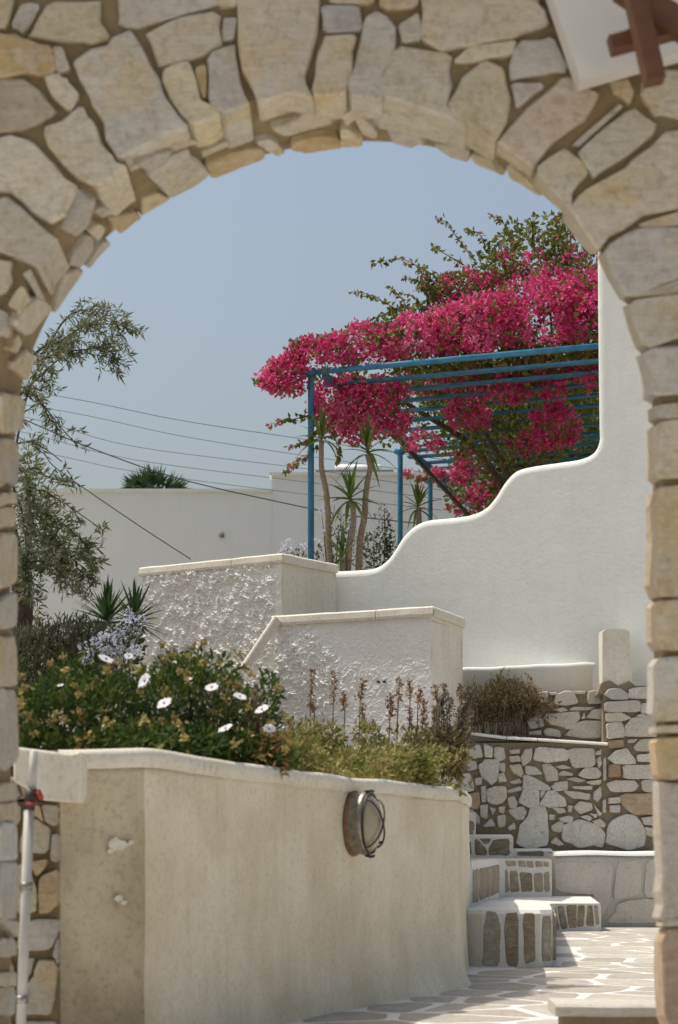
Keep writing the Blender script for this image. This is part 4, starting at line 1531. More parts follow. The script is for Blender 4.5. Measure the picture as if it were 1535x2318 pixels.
# ------------------------------------------------------------------ stucco planters
def stucco_box(name, label, left, corner, right, yl, yc, yr, zbot, rough_fn, amp, mats, seed, deep):
    zc = CAMZ + (HY - yc) * corner[1] / F_PX
    r = root(name, label, 'planter', (corner[0], corner[1], zbot), 'stucco planter boxes')
    A = Plane(left, corner)
    B = Plane(corner, right)
    CAPH = .075
    zt = zc - CAPH
    nx_, nz_ = int(A.len / .0085), int((zt - zbot) / .0085)
    V, Fs = [], []
    for i in range(nx_ + 1):
        for j in range(nz_ + 1):
            t, z = A.len * i / nx_, zbot + (zt - zbot) * j / nz_
            am = rough_fn(i / nx_, j / nz_)
            p = (t * 1.0 + seed, z, 0)
            wx, wz = noise.noise((p[0] * 11, p[1] * 11, 7)) * .03, noise.noise((p[0] * 11, p[1] * 11, 17)) * .03
            q0, q1 = p[0] + wx, p[1] + wz
            f1 = noise.voronoi((q0 * 19, q1 * 21, seed), distance_metric='DISTANCE')[0][0]
            f2 = noise.voronoi((q0 * 40, q1 * 44, seed + 5), distance_metric='DISTANCE')[0][0]
            pr1 = max(0, min(1, .5 + noise.noise((q0 * 9, q1 * 9, 31)) * 1.8))
            pr2 = max(0, min(1, .55 + noise.noise((q0 * 16, q1 * 16, 57)) * 1.8))
            f3 = noise.voronoi((q0 * 78, q1 * 82, seed + 9), distance_metric='DISTANCE')[0][0]
            h = (max(0, 1 - f1 * 1.55) ** .7 * pr1 * .5 + max(0, 1 - f2 * 1.5) ** .7 * pr2 * .75 + max(0, 1 - f3 * 1.5) * .5
                 + noise.noise((p[0] * 4, p[1] * 4, 2)) * .30)
            edge = min(1, (1 - i / nx_) * A.len / .03 + .0) * 1.0
            V.append(A.at(t, z, max(-.02, h * amp * am * edge)))
    for i in range(nx_):
        for j in range(nz_):
            k = i * (nz_ + 1) + j
            Fs.append((k, k + nz_ + 1, k + nz_ + 2, k + 1))
    obj('rough_face', V, Fs, mats[0], r, smooth=False)
    V, Fs = [], []
    n2, m2 = int(B.len / .05), 16
    for i in range(n2 + 1):
        for j in range(m2 + 1):
            t, z = B.len * i / n2, zbot + (zt - zbot) * j / m2
            V.append(B.at(t, z, noise.noise((t * 4, z * 4, seed)) * .010))
    for i in range(n2):
        for j in range(m2):
            k = i * (m2 + 1) + j
            Fs.append((k, k + m2 + 1, k + m2 + 2, k + 1))
    obj('smooth_face', V, Fs, mats[1], r)
    # far sides, plain
    bl = Vector((left[0], left[1], 0)) - A.n * (B.len + .02)
    br = Vector((right[0], right[1], 0)) - A.n * .02
    m = MB()
    pl = [Vector((left[0], left[1], 0)), bl, br, Vector((right[0], right[1], 0))]
    m.add([Vector((p.x, p.y, zbot)) for p in pl] + [Vector((p.x, p.y, zt)) for p in pl], [(0, 1, 5, 4), (1, 2, 6, 5), (2, 3, 7, 6)])
    m.build('rear_wall', mats[1], r, smooth=False)
    # coping slabs along both visible faces
    OV, WID = .028, .24

    def slab(P, t0, t1, mt0=0, mt1=0):
        V, Fs = [], []
        n = 8
        sec = [(OV - .004, zt), (OV, zt + .02), (OV - .004, zt + CAPH - .012), (OV - .02, zt + CAPH), (-WID, zt + CAPH), (-WID, zt)]
        for i in range(n + 1):
            f = i / n
            for (ww, z) in sec:
                t = t0 + (t1 - t0) * f
                # mitre at the corner
                t += (mt0 * ww) * (1 - f) + (mt1 * ww) * f
                V.append(P.at(t, z + noise.noise((t * 5, ww * 5, seed)) * .005, ww + noise.noise((t * 6, z * 9, seed)) * .004))
        for i in range(n):
            for j in range(6):
                Fs.append((i * 6 + j, (i + 1) * 6 + j, (i + 1) * 6 + (j + 1) % 6, i * 6 + (j + 1) % 6))
        Fs += [tuple(range(6)), tuple(range(n * 6, n * 6 + 6))[::-1]]
        obj('coping_slab', V, Fs, M['coping'], r, smooth=False)
    s1 = A.len * .66
    slab(A, -.03, s1 - .003)
    slab(A, s1 + .003, A.len, 0, 1)
    slab(B, 0, B.len + .01, -1, 0)
    # earth inside
    m = MB()
    m.add([Vector((p.x, p.y, zt - .03)) for p in (Vector((left[0], left[1], 0)), Vector((corner[0], corner[1], 0)), Vector((right[0], right[1], 0)), br, bl)], [(0, 1, 2, 3, 4)])
    m.build('earth', M['soil'], r, smooth=False)
    return r, A, B


def px_pt(x, d):
    return ((x - CX) / F_PX * d, d)


b1, A1, B1 = stucco_box('stucco_planter', 'upper white planter box with heavily lumpy stucco front face', px_pt(325, 16.43), px_pt(638, 15.6), px_pt(758, 16.22), 1285, 1253, 1275, .95,
                        lambda u, v: 1.0 if u < .95 else .4, .046, (M['stucco'], M['smooth']), 3.1, 1.2)


def rough2(u, v):
    k = noise.noise((u * 3 + 4, v * 3, 0)) * .25
    e = (0.62 - u) + k - max(0, v - .72) * 1.6
    return max(.12, min(1, .15 + e * 2.6))


b2, A2, B2 = stucco_box('stucco_planter', 'lower white planter box, lumpy stucco fading to smooth render on the right', px_pt(625, 14.95), px_pt(977, 14.3), px_pt(1045, 15.04), 1395, 1372, 1400, .80,
                        rough2, .046, (M['stucco'], M['smooth']), 9.7, 1.1)
for (x, y) in ((858, 1543), (871, 1543)):
    m = MB()
    q_ = A2.px(x, y, .004)
    m.tube([q_, q_ + A2.n * .012], .011, 8)
    m.build('hole', M['black'], b2)
# sloping coping between the two boxes
m = MB()
m.bar(W(628, 1402, 14.9), W(552, 1516, 14.75), .075, .035, up=Vector((0.8, -.3, .55)), bev=.01)
tag(m.build('sloping_coping', M['coping'], smooth=False), 'slanted white coping running down between the two stucco planters', 'coping')

exec_plants = True

# ------------------------------------------------------------------ far house
YH = 26.0
hs = root('white_house', 'plain white flat-roofed house wall far behind with a small round vent', 'house', W(500, 1880, YH))
a, b, c_ = W(90, 1113, YH), W(615, 1112, YH), W(1400, 1077, YH)
m = MB()
m.box((a.x, YH, -.03), (b.x, YH + 7, a.z))
m.box((b.x - .002, YH + .004, -.03), (c_.x, YH + 6.99, W(0, 1076, YH).z))
m.build('wall', M['house'], hs, smooth=False)
m = MB()
zt = a.z
m.box((a.x - .02, YH - .03, zt - .005), (b.x, YH + .25, zt + .035))
zt = W(0, 1076, YH).z
m.box((b.x - .03, YH - .03, zt - .005), (c_.x + .02, YH + .25, zt + .035))
m.build('parapet_edge', M['white'], hs, smooth=False)
m = MB()
p = W(502, 1212, YH)
m.tube([p + Vector((0, .02, 0)), p - Vector((0, .03, 0))], .034, 12)
m.build('vent', M['metal'], hs)
sh = root('solar_water_heater', 'white cylindrical water tank lying on the far roof behind the yuccas', 'water heater', W(810, 1076, YH + .8))
YT = YH + .8
m = MB()
m.tube([W(758, 1063, YT), W(760, 1063, YT), W(861, 1063, YT), W(864, 1063, YT)], [.045, .068, .068, .045], 14)
m.build('tank', M['tank'], sh)
m = MB()
m.bar(W(715, 1074, YT), W(890, 1073, YT), .5, .03)
m.build('collector', M['metal'], sh, smooth=False)

# power lines
CAB = [([(-300, 830), (140, 898), (400, 950), (660, 990), (1000, 1040)], 22, .0035, 'topmost thin overhead wire crossing the sky on the left'),
       ([(-300, 860), (150, 932), (400, 985), (680, 1030), (1000, 1075)], 22.2, .003, 'second thin overhead wire from the top'),
       ([(-300, 880), (60, 945), (300, 1010), (700, 1062), (1000, 1110)], 22.4, .003, 'third thin overhead wire from the top'),
       ([(-300, 905), (60, 980), (300, 1040), (700, 1092), (1000, 1130)], 22.6, .003, 'fourth thin overhead wire, faint above the roof edge'),
       ([(-300, 950), (100, 1025), (320, 1070), (700, 1120), (1000, 1155)], 22.8, .003, 'lowest thin overhead wire just above the house roof'),
       ([(-300, 800), (60, 952), (200, 1012), (400, 1082), (640, 1138), (800, 1168), (1000, 1190)], 21, .0065, 'thick black cable sagging from upper left towards the pergola'),
       ([(-300, 800), (60, 1000), (130, 1062), (300, 1180), (432, 1266)], 20, .0055, 'steep black cable running down to the upper stucco planter')]
for pts, d, r, lab in CAB:
    m = MB()
    m.tube(spline([W(x, y, d + (1.5 * (x + 300) / 1300 if False else 0)) for x, y in pts], 6), r, 5)
    tag(m.build('overhead_cable', M['wire']), lab, 'cable', 'overhead cables')

# ------------------------------------------------------------------ pergola
m = MB()
m.add([(-1.6, 16.75, .9), (.0, 16.75, .9), (6.5, 14.6, .9), (6.5, 25.5, .9), (-1.6, 25.5, .9)], [(0, 1, 2, 3, 4)])
tag(m.build('added_dark_soil', M['soil'], smooth=False), kind='structure')  # unseen dark sheet, added to cut light bouncing up to the slats
ZP = 3.87 + CAMZ
BD = Vector((2.35, -.93, 0)).normalized()      # along the beams
PD = Vector((.9, 3.2, 0)).normalized()


def pergola(name, label, d0, x0, ybeam, post_r, slats, spacing, zoff, length, brace):
    p0 = W(x0, ybeam, d0)
    r = root(name, label, 'pergola', (p0.x, p0.y, .9), 'blue pergola frames')
    m = MB()
    m.tube([Vector((p0.x, p0.y, .9)), p0 - Vector((0, 0, .02)), p0], [post_r] * 3, 12)
    m.build('post', M['blue'], r)
    q = p0 + BD * length
    m = MB()
    m.tube([Vector((q.x, q.y, .9)), q], [post_r] * 2, 12)
    m.build('post', M['blue'], r)
    m = MB()
    m.tube([p0 - BD * .06, p0, q], [post_r * .95] * 3, 12)
    m.build('beam', M['blue'], r)
    m = MB()
    m.tube([p0 - BD * .035, p0 + BD * .035], [post_r * 1.5] * 2, 12)
    m.build('elbow', M['blue'], r)
    # side rail going back
    m = MB()
    e = p0 + PD * (spacing * (slats + .3)) + Vector((0, 0, -.03))
    m.bar(p0 + BD * .12 + Vector((0, 0, -.03)), e + BD * .12, .04, .05)
    m.build('rail', M['blue'], r, smooth=False)
    for k in range(1, slats + 1):
        s_ = p0 + PD * (spacing * k) + Vector((0, 0, zoff))
        m = MB()
        m.bar(s_, s_ + BD * length, .085, .022)
        m.build('slat', M['blue'], r, smooth=False)
    if brace:
        m = MB()
        m.bar(W(*brace[0]), W(*brace[1]), .034, .034)
        m.build('brace', M['metal_dark'], r, smooth=False)
    return r


pergola('pergola', 'blue pergola frame nearest the camera, carrying the pink bougainvillea', 17.0, 704, 843, .027, 8, .42, -.02, 2.9, ((893, 985, 19.3), (1062, 1168, 19.6)))
pergola('pergola', 'second dark blue pergola frame behind the first, post beside the yuccas', 20.2, 906, 1021, .027, 5, .36, .0, 2.9, None)
pergola('pergola', 'third and smallest blue pergola frame farthest back under the bougainvillea', 22.3, 974, 1088, .027, 4, .4, .0, 2.9, None)


# ------------------------------------------------------------------ foliage tools
def unit(a):
    return a / np.maximum(np.linalg.norm(a, axis=1, keepdims=True), 1e-9)


def leaf_verts(P, D, L, Wd, fold=0.25, curl=0.0):
    """diamond leaves: base at P, direction D"""
    n = len(P)
    D = unit(D)
    R = unit(np.cross(D, rng.normal(size=(n, 3))))
    U = np.cross(R, D)
    L = np.broadcast_to(np.asarray(L, float).reshape(-1, 1), (n, 1))
    Wd = np.broadcast_to(np.asarray(Wd, float).reshape(-1, 1), (n, 1))
    v0 = P
    mid = P + D * L * .48 + U * Wd * fold
    v1 = mid + R * Wd * .5
    v3 = mid - R * Wd * .5
    v2 = P + D * L - U * L * curl
    return np.stack([v0, v1, v2, v3], 1).reshape(-1, 3)


def blob_pts(blobs, dens, surf=0.55):
    """blobs: (px, py, d, rx_px, ry_px, rd_m). returns points and outward dirs"""
    Ps, Ds = [], []
    for (x, y, d, rx, ry, rd) in blobs:
        c = np.array(W(x, y, d))
        k = d / F_PX
        R = np.array([rx * k, rd, ry * k])
        n = max(1, int(dens * (rx * ry) / 1000.0))
        dirs = unit(rng.normal(size=(n, 3)))
        rad = np.where(rng.random(n) < surf, rng.uniform(.78, 1.05, n), rng.random(n) ** (1 / 3)).reshape(-1, 1)
        Ps.append(c + dirs * rad * R)
        Ds.append(dirs)
    return np.concatenate(Ps), np.concatenate(Ds)


def sway(D, up=0.4, rnd=0.8):
    return unit(D + rng.normal(size=D.shape) * rnd + np.array([0, 0, up]))


def spray(pts, n, L, Wd, spread=.05, hang=0.0):
    """leaves along a polyline"""
    pts = [np.array(p) for p in pts]
    seg = np.array([np.linalg.norm(b - a) for a, b in zip(pts, pts[1:])])
    cum = np.concatenate([[0], np.cumsum(seg)])
    t = rng.uniform(0, cum[-1], n)
    i = np.clip(np.searchsorted(cum, t) - 1, 0, len(seg) - 1)
    P0 = np.array(pts)[i]
    P1 = np.array(pts)[i + 1]
    f = ((t - cum[i]) / seg[i])[:, None]
    P = P0 + (P1 - P0) * f + rng.normal(size=(n, 3)) * spread * .3
    D = unit(P1 - P0) * .5 + rng.normal(size=(n, 3)) * .8 + np.array([0, 0, -hang])
    return leaf_verts(P, D, rng.uniform(.7, 1.15, n) * L, rng.uniform(.7, 1.15, n) * Wd)


# ------------------------------------------------------------------ bougainvillea
bg = root('bougainvillea', 'huge magenta bougainvillea with green shoots sprawling over the blue pergola', 'bougainvillea', (1.7, 18.6, .9))
PINK = [(655, 850, 16.9, 55, 38, .18), (630, 862, 16.8, 40, 22, .12), (730, 815, 17.0, 85, 42, .3), (830, 790, 17.1, 95, 45, .4), (950, 775, 17.1, 110, 50, .45), (1080, 745, 17.0, 120, 62, .5),
        (1220, 715, 16.9, 120, 80, .55), (1320, 715, 16.8, 60, 95, .5), (1070, 680, 17.6, 95, 60, .5), (1180, 640, 17.6, 120, 70, .5), (1300, 640, 17.4, 60, 70, .5),
        (770, 890, 17.3, 70, 50, .3), (830, 910, 17.6, 75, 60, .35), (745, 945, 17.1, 38, 42, .15), (800, 965, 17.3, 55, 42, .2), (885, 930, 17.5, 42, 62, .2), (880, 985, 17.5, 25, 22, .1),
        (1035, 850, 17.6, 60, 24, .3), (1060, 935, 18.0, 45, 40, .25), (1150, 862, 17.5, 70, 42, .3), (1255, 965, 17.4, 58, 45, .25), (1235, 856, 17.4, 60, 38, .3), (960, 862, 18.0, 70, 22, .3),
        (1070, 1040, 19.6, 38, 30, .15), (1045, 1070, 19.8, 22, 22, .1), (960, 1000, 18.6, 40, 16, .2), (1330, 845, 17.2, 30, 36, .3), (1105, 1120, 21.0, 50, 28, .3), (1050, 1145, 21.4, 40, 16, .2),
        (1190, 1000, 18.8, 40, 22, .3), (960, 1075, 20.6, 45, 12, .1), (1310, 560, 17.4, 40, 45, .3)]
P, D = blob_pts(PINK, 78, .8)
kp_ = rng.random(len(P)) < np.clip(1.0 - (P[:, 2] - 5.15) / .62, .12, 1)
P, D = P[kp_], D[kp_]
kp_ = np.array([noise.noise((float(a) * 5.5, float(b) * 5.5, float(c) * 5.5)) + .5 * noise.noise((float(a) * 12, float(b) * 12, float(c) * 12)) for a, b, c in P]) > -.10
P, D = P[kp_], D[kp_]
yl_ = CAMZ + (HY - (843 - (CX + P[:, 0] / P[:, 1] * F_PX - 704) * .0929)) / F_PX * P[:, 1]        # height of the front beam along each sight line
kp_ = (np.abs(P[:, 2] - yl_ + .01) > .075) | (P[:, 0] < -.30)
P, D = P[kp_], D[kp_]
n = len(P)
# each point is a flower head: several bracts
rep = 8
Pb = np.repeat(P, rep, 0) + rng.normal(size=(n * rep, 3)) * .022
Db = sway(np.repeat(D, rep, 0), .35, .9)
keep = rng.random(len(Pb)) > .0
Vb = leaf_verts(Pb, Db, rng.uniform(.028, .045, len(Pb)), rng.uniform(.026, .038, len(Pb)), .22, .1)
GREEN = [(1190, 570, 17.7, 95, 45, .4), (1290, 560, 17.5, 60, 70, .4), (1120, 600, 17.7, 60, 35, .3), (1310, 650, 17.2, 45, 60, .35), (1230, 525, 17.7, 50, 35, .25), (1090, 640, 17.6, 50, 35, .3), (960, 730, 17.3, 90, 28, .3),
         (1160, 540, 17.7, 25, 40, .2), (880, 745, 17.3, 60, 18, .2), (1030, 650, 17.6, 50, 25, .25), (1330, 770, 16.9, 25, 60, .25)]
P2, D2 = blob_pts(GREEN, 75, .5)
P3, D3 = blob_pts(PINK, 34, .95)
DARKIN = [(1100, 960, 19.2, 260, 70, .5), (1180, 1030, 20.0, 170, 60, .5), (1080, 880, 19.0, 260, 45, .4), (950, 900, 18.8, 120, 40, .3), (1230, 930, 18.6, 120, 70, .5), (1110, 1090, 21.0, 110, 45, .3)]
BACK = [(x, y, 21.6 - (x - 1000) * .0012, 75, 60, .5) for x in range(1010, 1480, 70) for y in range(905, 1200, 55) if x > 1010 + max(0, y - 1040) * .5]
P6, D6 = blob_pts(BACK, 75, .5)
P4, D4 = blob_pts(DARKIN + [(1120, 1010, 18.9, 90, 55, .3), (1220, 1000, 18.6, 90, 50, .3), (1040, 1000, 19.0, 60, 40, .3)], 44, .4)
pz = W(704, 843, 17.0)
nc = 42000
uu, vv = rng.uniform(.15, 3.3, nc), rng.uniform(.1, 6.6, nc)
P5 = np.array(pz) + np.outer(uu, np.array(BD)) + np.outer(vv, np.array(PD)) + np.outer(rng.uniform(.02, .34, nc), [0, 0, 1])
hole = np.array([noise.noise((float(a) * 1.6, float(b) * 1.6, 3)) for a, b in zip(uu, vv)]) > -.42
hole &= (uu > .55) | (vv < .5)
hole &= (vv > .55)
P5 = P5[hole]
D5 = rng.normal(size=P5.shape)
Pl = np.concatenate([P2, P3, P4, P5, P6])
Dl = sway(np.concatenate([D2, D3, D4, D5, D6]), .1, .9)
Vl = [leaf_verts(Pl, Dl, rng.uniform(.04, .07, len(Pl)), rng.uniform(.026, .042, len(Pl)), .2, .15)]
SPR = [([(1075, 590), (1040, 545), (1010, 505), (985, 490)], 17.6, 26), ([(1010, 640), (950, 605), (900, 585), (840, 600)], 17.5, 34), ([(940, 730), (880, 690), (830, 665), (795, 660)], 17.3, 30),
       ([(1170, 560), (1140, 505), (1105, 485)], 17.6, 26), ([(1205, 560), (1206, 510), (1208, 476)], 17.6, 22), ([(1000, 660), (960, 640), (910, 625)], 17.5, 30), ([(1050, 600), (1000, 570), (980, 560)], 17.6, 20),
       ([(1260, 540), (1262, 500), (1270, 485)], 17.5, 20), ([(960, 700), (900, 700), (850, 720), (820, 730)], 17.3, 30), ([(760, 780), (740, 765), (720, 775)], 17.0, 16), ([(700, 940), (660, 950), (612, 960)], 16.9, 26),
       ([(720, 970), (690, 1000), (655, 1010)], 16.9, 20), ([(720, 1010), (690, 1035), (645, 1070)], 16.9, 26), ([(750, 980), (770, 1020), (760, 1050)], 17.0, 18), ([(640, 870), (600, 862), (578, 860)], 16.8, 12),
       ([(1000, 1080), (960, 1085), (925, 1078)], 20.4, 20), ([(900, 990), (910, 1005), (920, 1015)], 18.0, 10), ([(960, 740), (870, 735), (790, 745), (720, 765)], 17.1, 46), ([(1100, 560), (1085, 530), (1060, 520)], 17.6, 18)]
for k in range(42):
    x0 = random.uniform(930, 1330)
    y0 = 720 - (x0 - 900) * .40 + random.uniform(-20, 50)
    an = math.radians(random.uniform(75, 185))
    ln = random.uniform(35, 95)
    x1, y1 = x0 + ln * math.cos(an), y0 - ln * math.sin(an)
    SPR.append(([(x0, y0), ((x0 + x1) / 2, (y0 + y1) / 2 - 8), (x1, y1 + random.uniform(0, 14))], 17.3, int(ln / 5)))
for k in range(26):
    x0 = random.uniform(640, 960)
    y0 = 800 - (x0 - 640) * .16 + random.uniform(-10, 20)
    an = math.radians(random.uniform(60, 175))
    ln = random.uniform(25, 60)
    SPR.append(([(x0, y0), (x0 + ln * .5 * math.cos(an), y0 - ln * .55 * math.sin(an)), (x0 + ln * math.cos(an), y0 - ln * math.sin(an) + 6)], 16.95, int(ln / 5)))
ms = MB()
Vx = []
for pts, d, k in SPR:
    pl = spline([W(x, y, d + random.uniform(-.15, .15)) for x, y in pts], 4)
    ms.tube(pl, [max(.002, .007 * (1 - i / len(pl))) for i in range(len(pl))], 5)
    Vl.append(spray(pl, k * 2, .055, .033, .03, .5))
    kk = k // 4 if d < 17.2 else 1
    Vx.append(spray(pl[len(pl) // 3:], kk * 3, .036, .03, .03, .1))
quads_obj('leaves', np.concatenate(Vl), 4, M['bleaf'], bg, origin=(1.7, 17.6, 4.5))['kind'] = 'stuff'
quads_obj('bracts', np.concatenate([Vb] + Vx), 4, M['bract'], bg, origin=(1.7, 17.6, 4.5))['kind'] = 'stuff'
for pts in ([(1180, 1300), (1170, 1150), (1140, 1050), (1100, 980), (1080, 880), (1060, 780)], [(1190, 1300), (1210, 1120), (1190, 1010), (1230, 930), (1250, 800), (1240, 640)], [(1170, 1150), (1080, 1020), (980, 950), (860, 880), (760, 840)],
            [(1210, 1050), (1280, 960), (1300, 800), (1290, 600)]):
    pl = spline([W(x, y, 19.6 - 1.9 * i / len(pts)) for i, (x, y) in enumerate(pts)], 5)
    mq = MB()
    mq.tube(pl, [.040 - .032 * i / len(pl) for i in range(len(pl))], 7)
    mq.build('stem', M['bark2'], bg)
# a bare loop of vine
ms.tube(spline([W(1100, 920, 17.5), W(1095, 895, 17.5), W(1108, 880, 17.5), W(1120, 895, 17.5), W(1112, 920, 17.5)], 5), .004, 5)
ms.build('twigs', M['stem'], bg)['kind'] = 'stuff'


# ------------------------------------------------------------------ yuccas
def yleaf_mesh(L, wd, bend, name='leaf'):
    V, Fs = [], []
    n = 6
    for i in range(n + 1):
        t = i / n
        ww = wd * (0.55 + 1.0 * t if t < .35 else 0.9 * (1 - ((t - .35) / .65) ** 1.5)) * .5 + .0008
        x = L * t
        z = -bend * L * t * t
        V += [(x, -ww, z + ww * .35), (x, 0, z), (x, ww, z + ww * .35)]
    for i in range(n):
        for j in range(2):
            Fs.append((i * 3 + j, i * 3 + j + 1, (i + 1) * 3 + j + 1, (i + 1) * 3 + j))
    me = bpy.data.meshes.new(name)
    me.from_pydata(V, [], Fs)
    me.polygons.foreach_set('use_smooth', [True] * len(me.polygons))
    return me


YM = {}


def yucca(name, label, trunk, d, crown_px, n, L, wd, mat, cat='yucca', tr=(.031, .021), group=None, updeg=(5, 100), bend=.25):
    base = W(*trunk[0], d) if trunk else W(*crown_px, d)
    r = root(name, label, cat, base, group)
    if trunk:
        m = MB()
        pl = spline([W(x, y, d) for x, y in trunk], 6)
        k = len(pl)
        m.tube(pl, [(tr[0] + (tr[1] - tr[0]) * i / k) * (1 + .06 * math.sin(i * 2.4)) for i in range(k)], 10)
        m.build('trunk', M['bark'], r)
    c = W(*crown_px, d)
    key = (mat, round(L, 2))
    if key not in YM:
        YM[key] = []
        for b_ in (bend * .2, bend, bend * 2.4):
            me = yleaf_mesh(L, wd, b_)
            me.materials.append(M[mat])
            YM[key].append(me)
    for i in range(n):
        t = (i + .5) / n
        el = math.radians(updeg[1] - (updeg[1] - updeg[0] + 25) * t + random.uniform(-10, 10))
        az = i * 2.39996 + random.uniform(-.3, .3)
        me = YM[key][0 if t < .45 else (1 if t < .8 else 2)]
        o = bpy.data.objects.new('leaf', me)
        C.objects.link(o)
        o.parent = r
        o.location = c + Vector((0, 0, .03 * (1 - 2 * t))) - base
        o.rotation_euler = (random.uniform(-.3, .3), -el, az)
        s_ = random.uniform(.72, 1.1)
        o.scale = (s_, 1, 1)
    return r


yucca('yucca', 'tall slender yucca next to the blue pergola post, leftmost of three bare trunks', [(752, 1300), (744, 1230), (743, 1170), (738, 1110), (728, 1060), (728, 1000)], 16.75, (728, 992), 20, .28, .036, 'yucca', group='yuccas by the pergola')
yucca('yucca', 'tallest yucca with wavy bare trunk, right of the group above the white wall', [(812, 1300), (815, 1225), (825, 1170), (828, 1120), (833, 1085), (838, 1060), (832, 1030)], 16.8, (832, 1022), 26, .31, .036, 'yucca', group='yuccas by the pergola')
yucca('yucca', 'shorter middle yucca with a broad fan of leaves between the two tall ones', [(787, 1300), (791, 1235), (800, 1185), (799, 1150), (793, 1135)], 16.7, (793, 1128), 24, .30, .042, 'yucca', group='yuccas by the pergola')
yucca('yucca', 'stemless young yucca at the foot of the three bare trunks', [(776, 1300), (775, 1262)], 16.65, (775, 1258), 16, .24, .036, 'yucca', group='yuccas by the pergola')
yucca('yucca', 'yucca peeping over the curved white wall beside the second blue post', [(950, 1230), (948, 1150)], 17.3, (946, 1146), 22, .25, .034, 'yucca', group='yuccas by the pergola')
yucca('spiky_yucca', 'dark green stemless spiky rosette by the left edge of the upper planter', [(245, 1440), (245, 1412)], 13.2, (243, 1405), 64, .26, .032, 'yucca_dark', tr=(.05, .05), updeg=(0, 95), bend=.08, group='spiky rosettes')
yucca('spiky_yucca', 'second dark spiky rosette half hidden behind the upper planter corner', [(308, 1440), (306, 1412)], 13.6, (304, 1405), 56, .26, .032, 'yucca_dark', tr=(.05, .05), updeg=(0, 95), bend=.08, group='spiky rosettes')


# ------------------------------------------------------------------ shrubs
def flower_heads(centers, r, nper, petal):
    c = np.repeat(np.array(centers), nper, 0)
    dd = unit(rng.normal(size=c.shape))
    Pp = c + dd * r * rng.uniform(.5, 1.0, (len(c), 1))
    return leaf_verts(Pp, unit(dd + rng.normal(size=c.shape) * .6), petal, petal * .85, .1)


def shrub(name, label, cat, base, leafblobs, leafmat, dens, L, Wd, stems=None, flowers=None, fmat=None, fr=.05, fn=30, fp=.02, up=.5):
    r = root(name, label, cat, base)
    P, D = blob_pts(leafblobs, dens, .45)
    o = quads_obj('leaves', leaf_verts(P, sway(D, up, .8), rng.uniform(.7, 1.2, len(P)) * L, rng.uniform(.7, 1.2, len(P)) * Wd, .2, .1), 4, M[leafmat], r, origin=base)
    o['kind'] = 'stuff'
    if stems:
        m = MB()
        for pl in stems:
            m.tube(pl, [.006] * (len(pl) - 1) + [.003], 5)
        m.build('stems', M['stem'], r)
    for c in (flowers or []):
        fo = quads_obj('flower_head', flower_heads([c], fr * random.uniform(.8, 1.15), fn, fp), 4, M[fmat], r, origin=c)
    return r


base = W(820, 1290, 17.2)
fl = [W(x, y, 17.1) for x, y in ((655, 1228), (668, 1240), (690, 1236), (640, 1238), (728, 1155), (765, 1165), (780, 1163), (790, 1150), (755, 1195), (785, 1195), (745, 1170), (705, 1225), (722, 1228), (758, 1135), (735, 1210), (640, 1252), (660, 1250), (698, 1245))]
shrub('plumbago_shrub', 'pale blue flowering shrub behind the yucca trunks above the upper planter', 'shrub', base,
      [(745, 1260, 17.2, 50, 30, .2), (670, 1262, 17.1, 45, 16, .15), (800, 1250, 17.3, 55, 45, .25), (770, 1200, 17.3, 30, 40, .15)], 'plumbleaf', 90, .04, .018,
      [[W(760, 1290, 17.2), W(765, 1220, 17.2), W(775, 1165, 17.2)], [W(740, 1290, 17.2), W(735, 1220, 17.2), W(728, 1160, 17.2)], [W(690, 1290, 17.1), W(670, 1245, 17.1)], [W(760, 1290, 17.2), W(745, 1240, 17.1), W(758, 1140, 17.1)]], fl, 'plumb_pale', .034, 26, .02)
fl = [W(x, y, 17.4) for x, y in ((868, 1150), (875, 1165), (866, 1178), (882, 1172), (860, 1195), (878, 1190), (870, 1205), (855, 1165), (886, 1200))]
shrub('grey_flower_shrub', 'dark leafed upright shrub with greyish flower spire beside the blue second post', 'shrub', W(868, 1300, 17.4),
      [(868, 1260, 17.4, 26, 40, .15), (850, 1250, 17.4, 40, 45, .15), (872, 1215, 17.4, 14, 40, .1), (885, 1245, 17.4, 20, 30, .1)], 'plumbleaf', 130, .036, .02,
      [[W(868, 1300, 17.4), W(872, 1220, 17.4), W(870, 1150, 17.4)]], fl, 'grey_herb', .03, 18, .018)
fl = [W(x, y, 10.4 + random.uniform(-.2, .2)) for x, y in ((290, 1388), (300, 1402), (318, 1405), (282, 1412), (275, 1430), (296, 1432), (262, 1440), (250, 1432), (238, 1445), (215, 1452), (228, 1462), (190, 1465),
                                                       (208, 1476), (245, 1468), (262, 1462), (280, 1458), (300, 1455), (255, 1488), (275, 1482), (295, 1476), (232, 1440), (310, 1428), (196, 1498), (240, 1480), (306, 1470))]
shrub('blue_plumbago', 'lavender blue flowering shrub leaning on the left side of the upper planter', 'shrub', W(270, 1620, 10.4),
      [(270, 1470, 10.5, 55, 55, .2), (300, 1430, 10.5, 25, 45, .15), (225, 1490, 10.5, 45, 35, .15)], 'plumbleaf', 60, .04, .02,
      [[W(270, 1620, 10.4), W(260, 1520, 10.4), W(240, 1450, 10.4)], [W(275, 1620, 10.4), W(290, 1500, 10.4), W(295, 1400, 10.4)]], fl, 'plumb', .024, 36, .016)
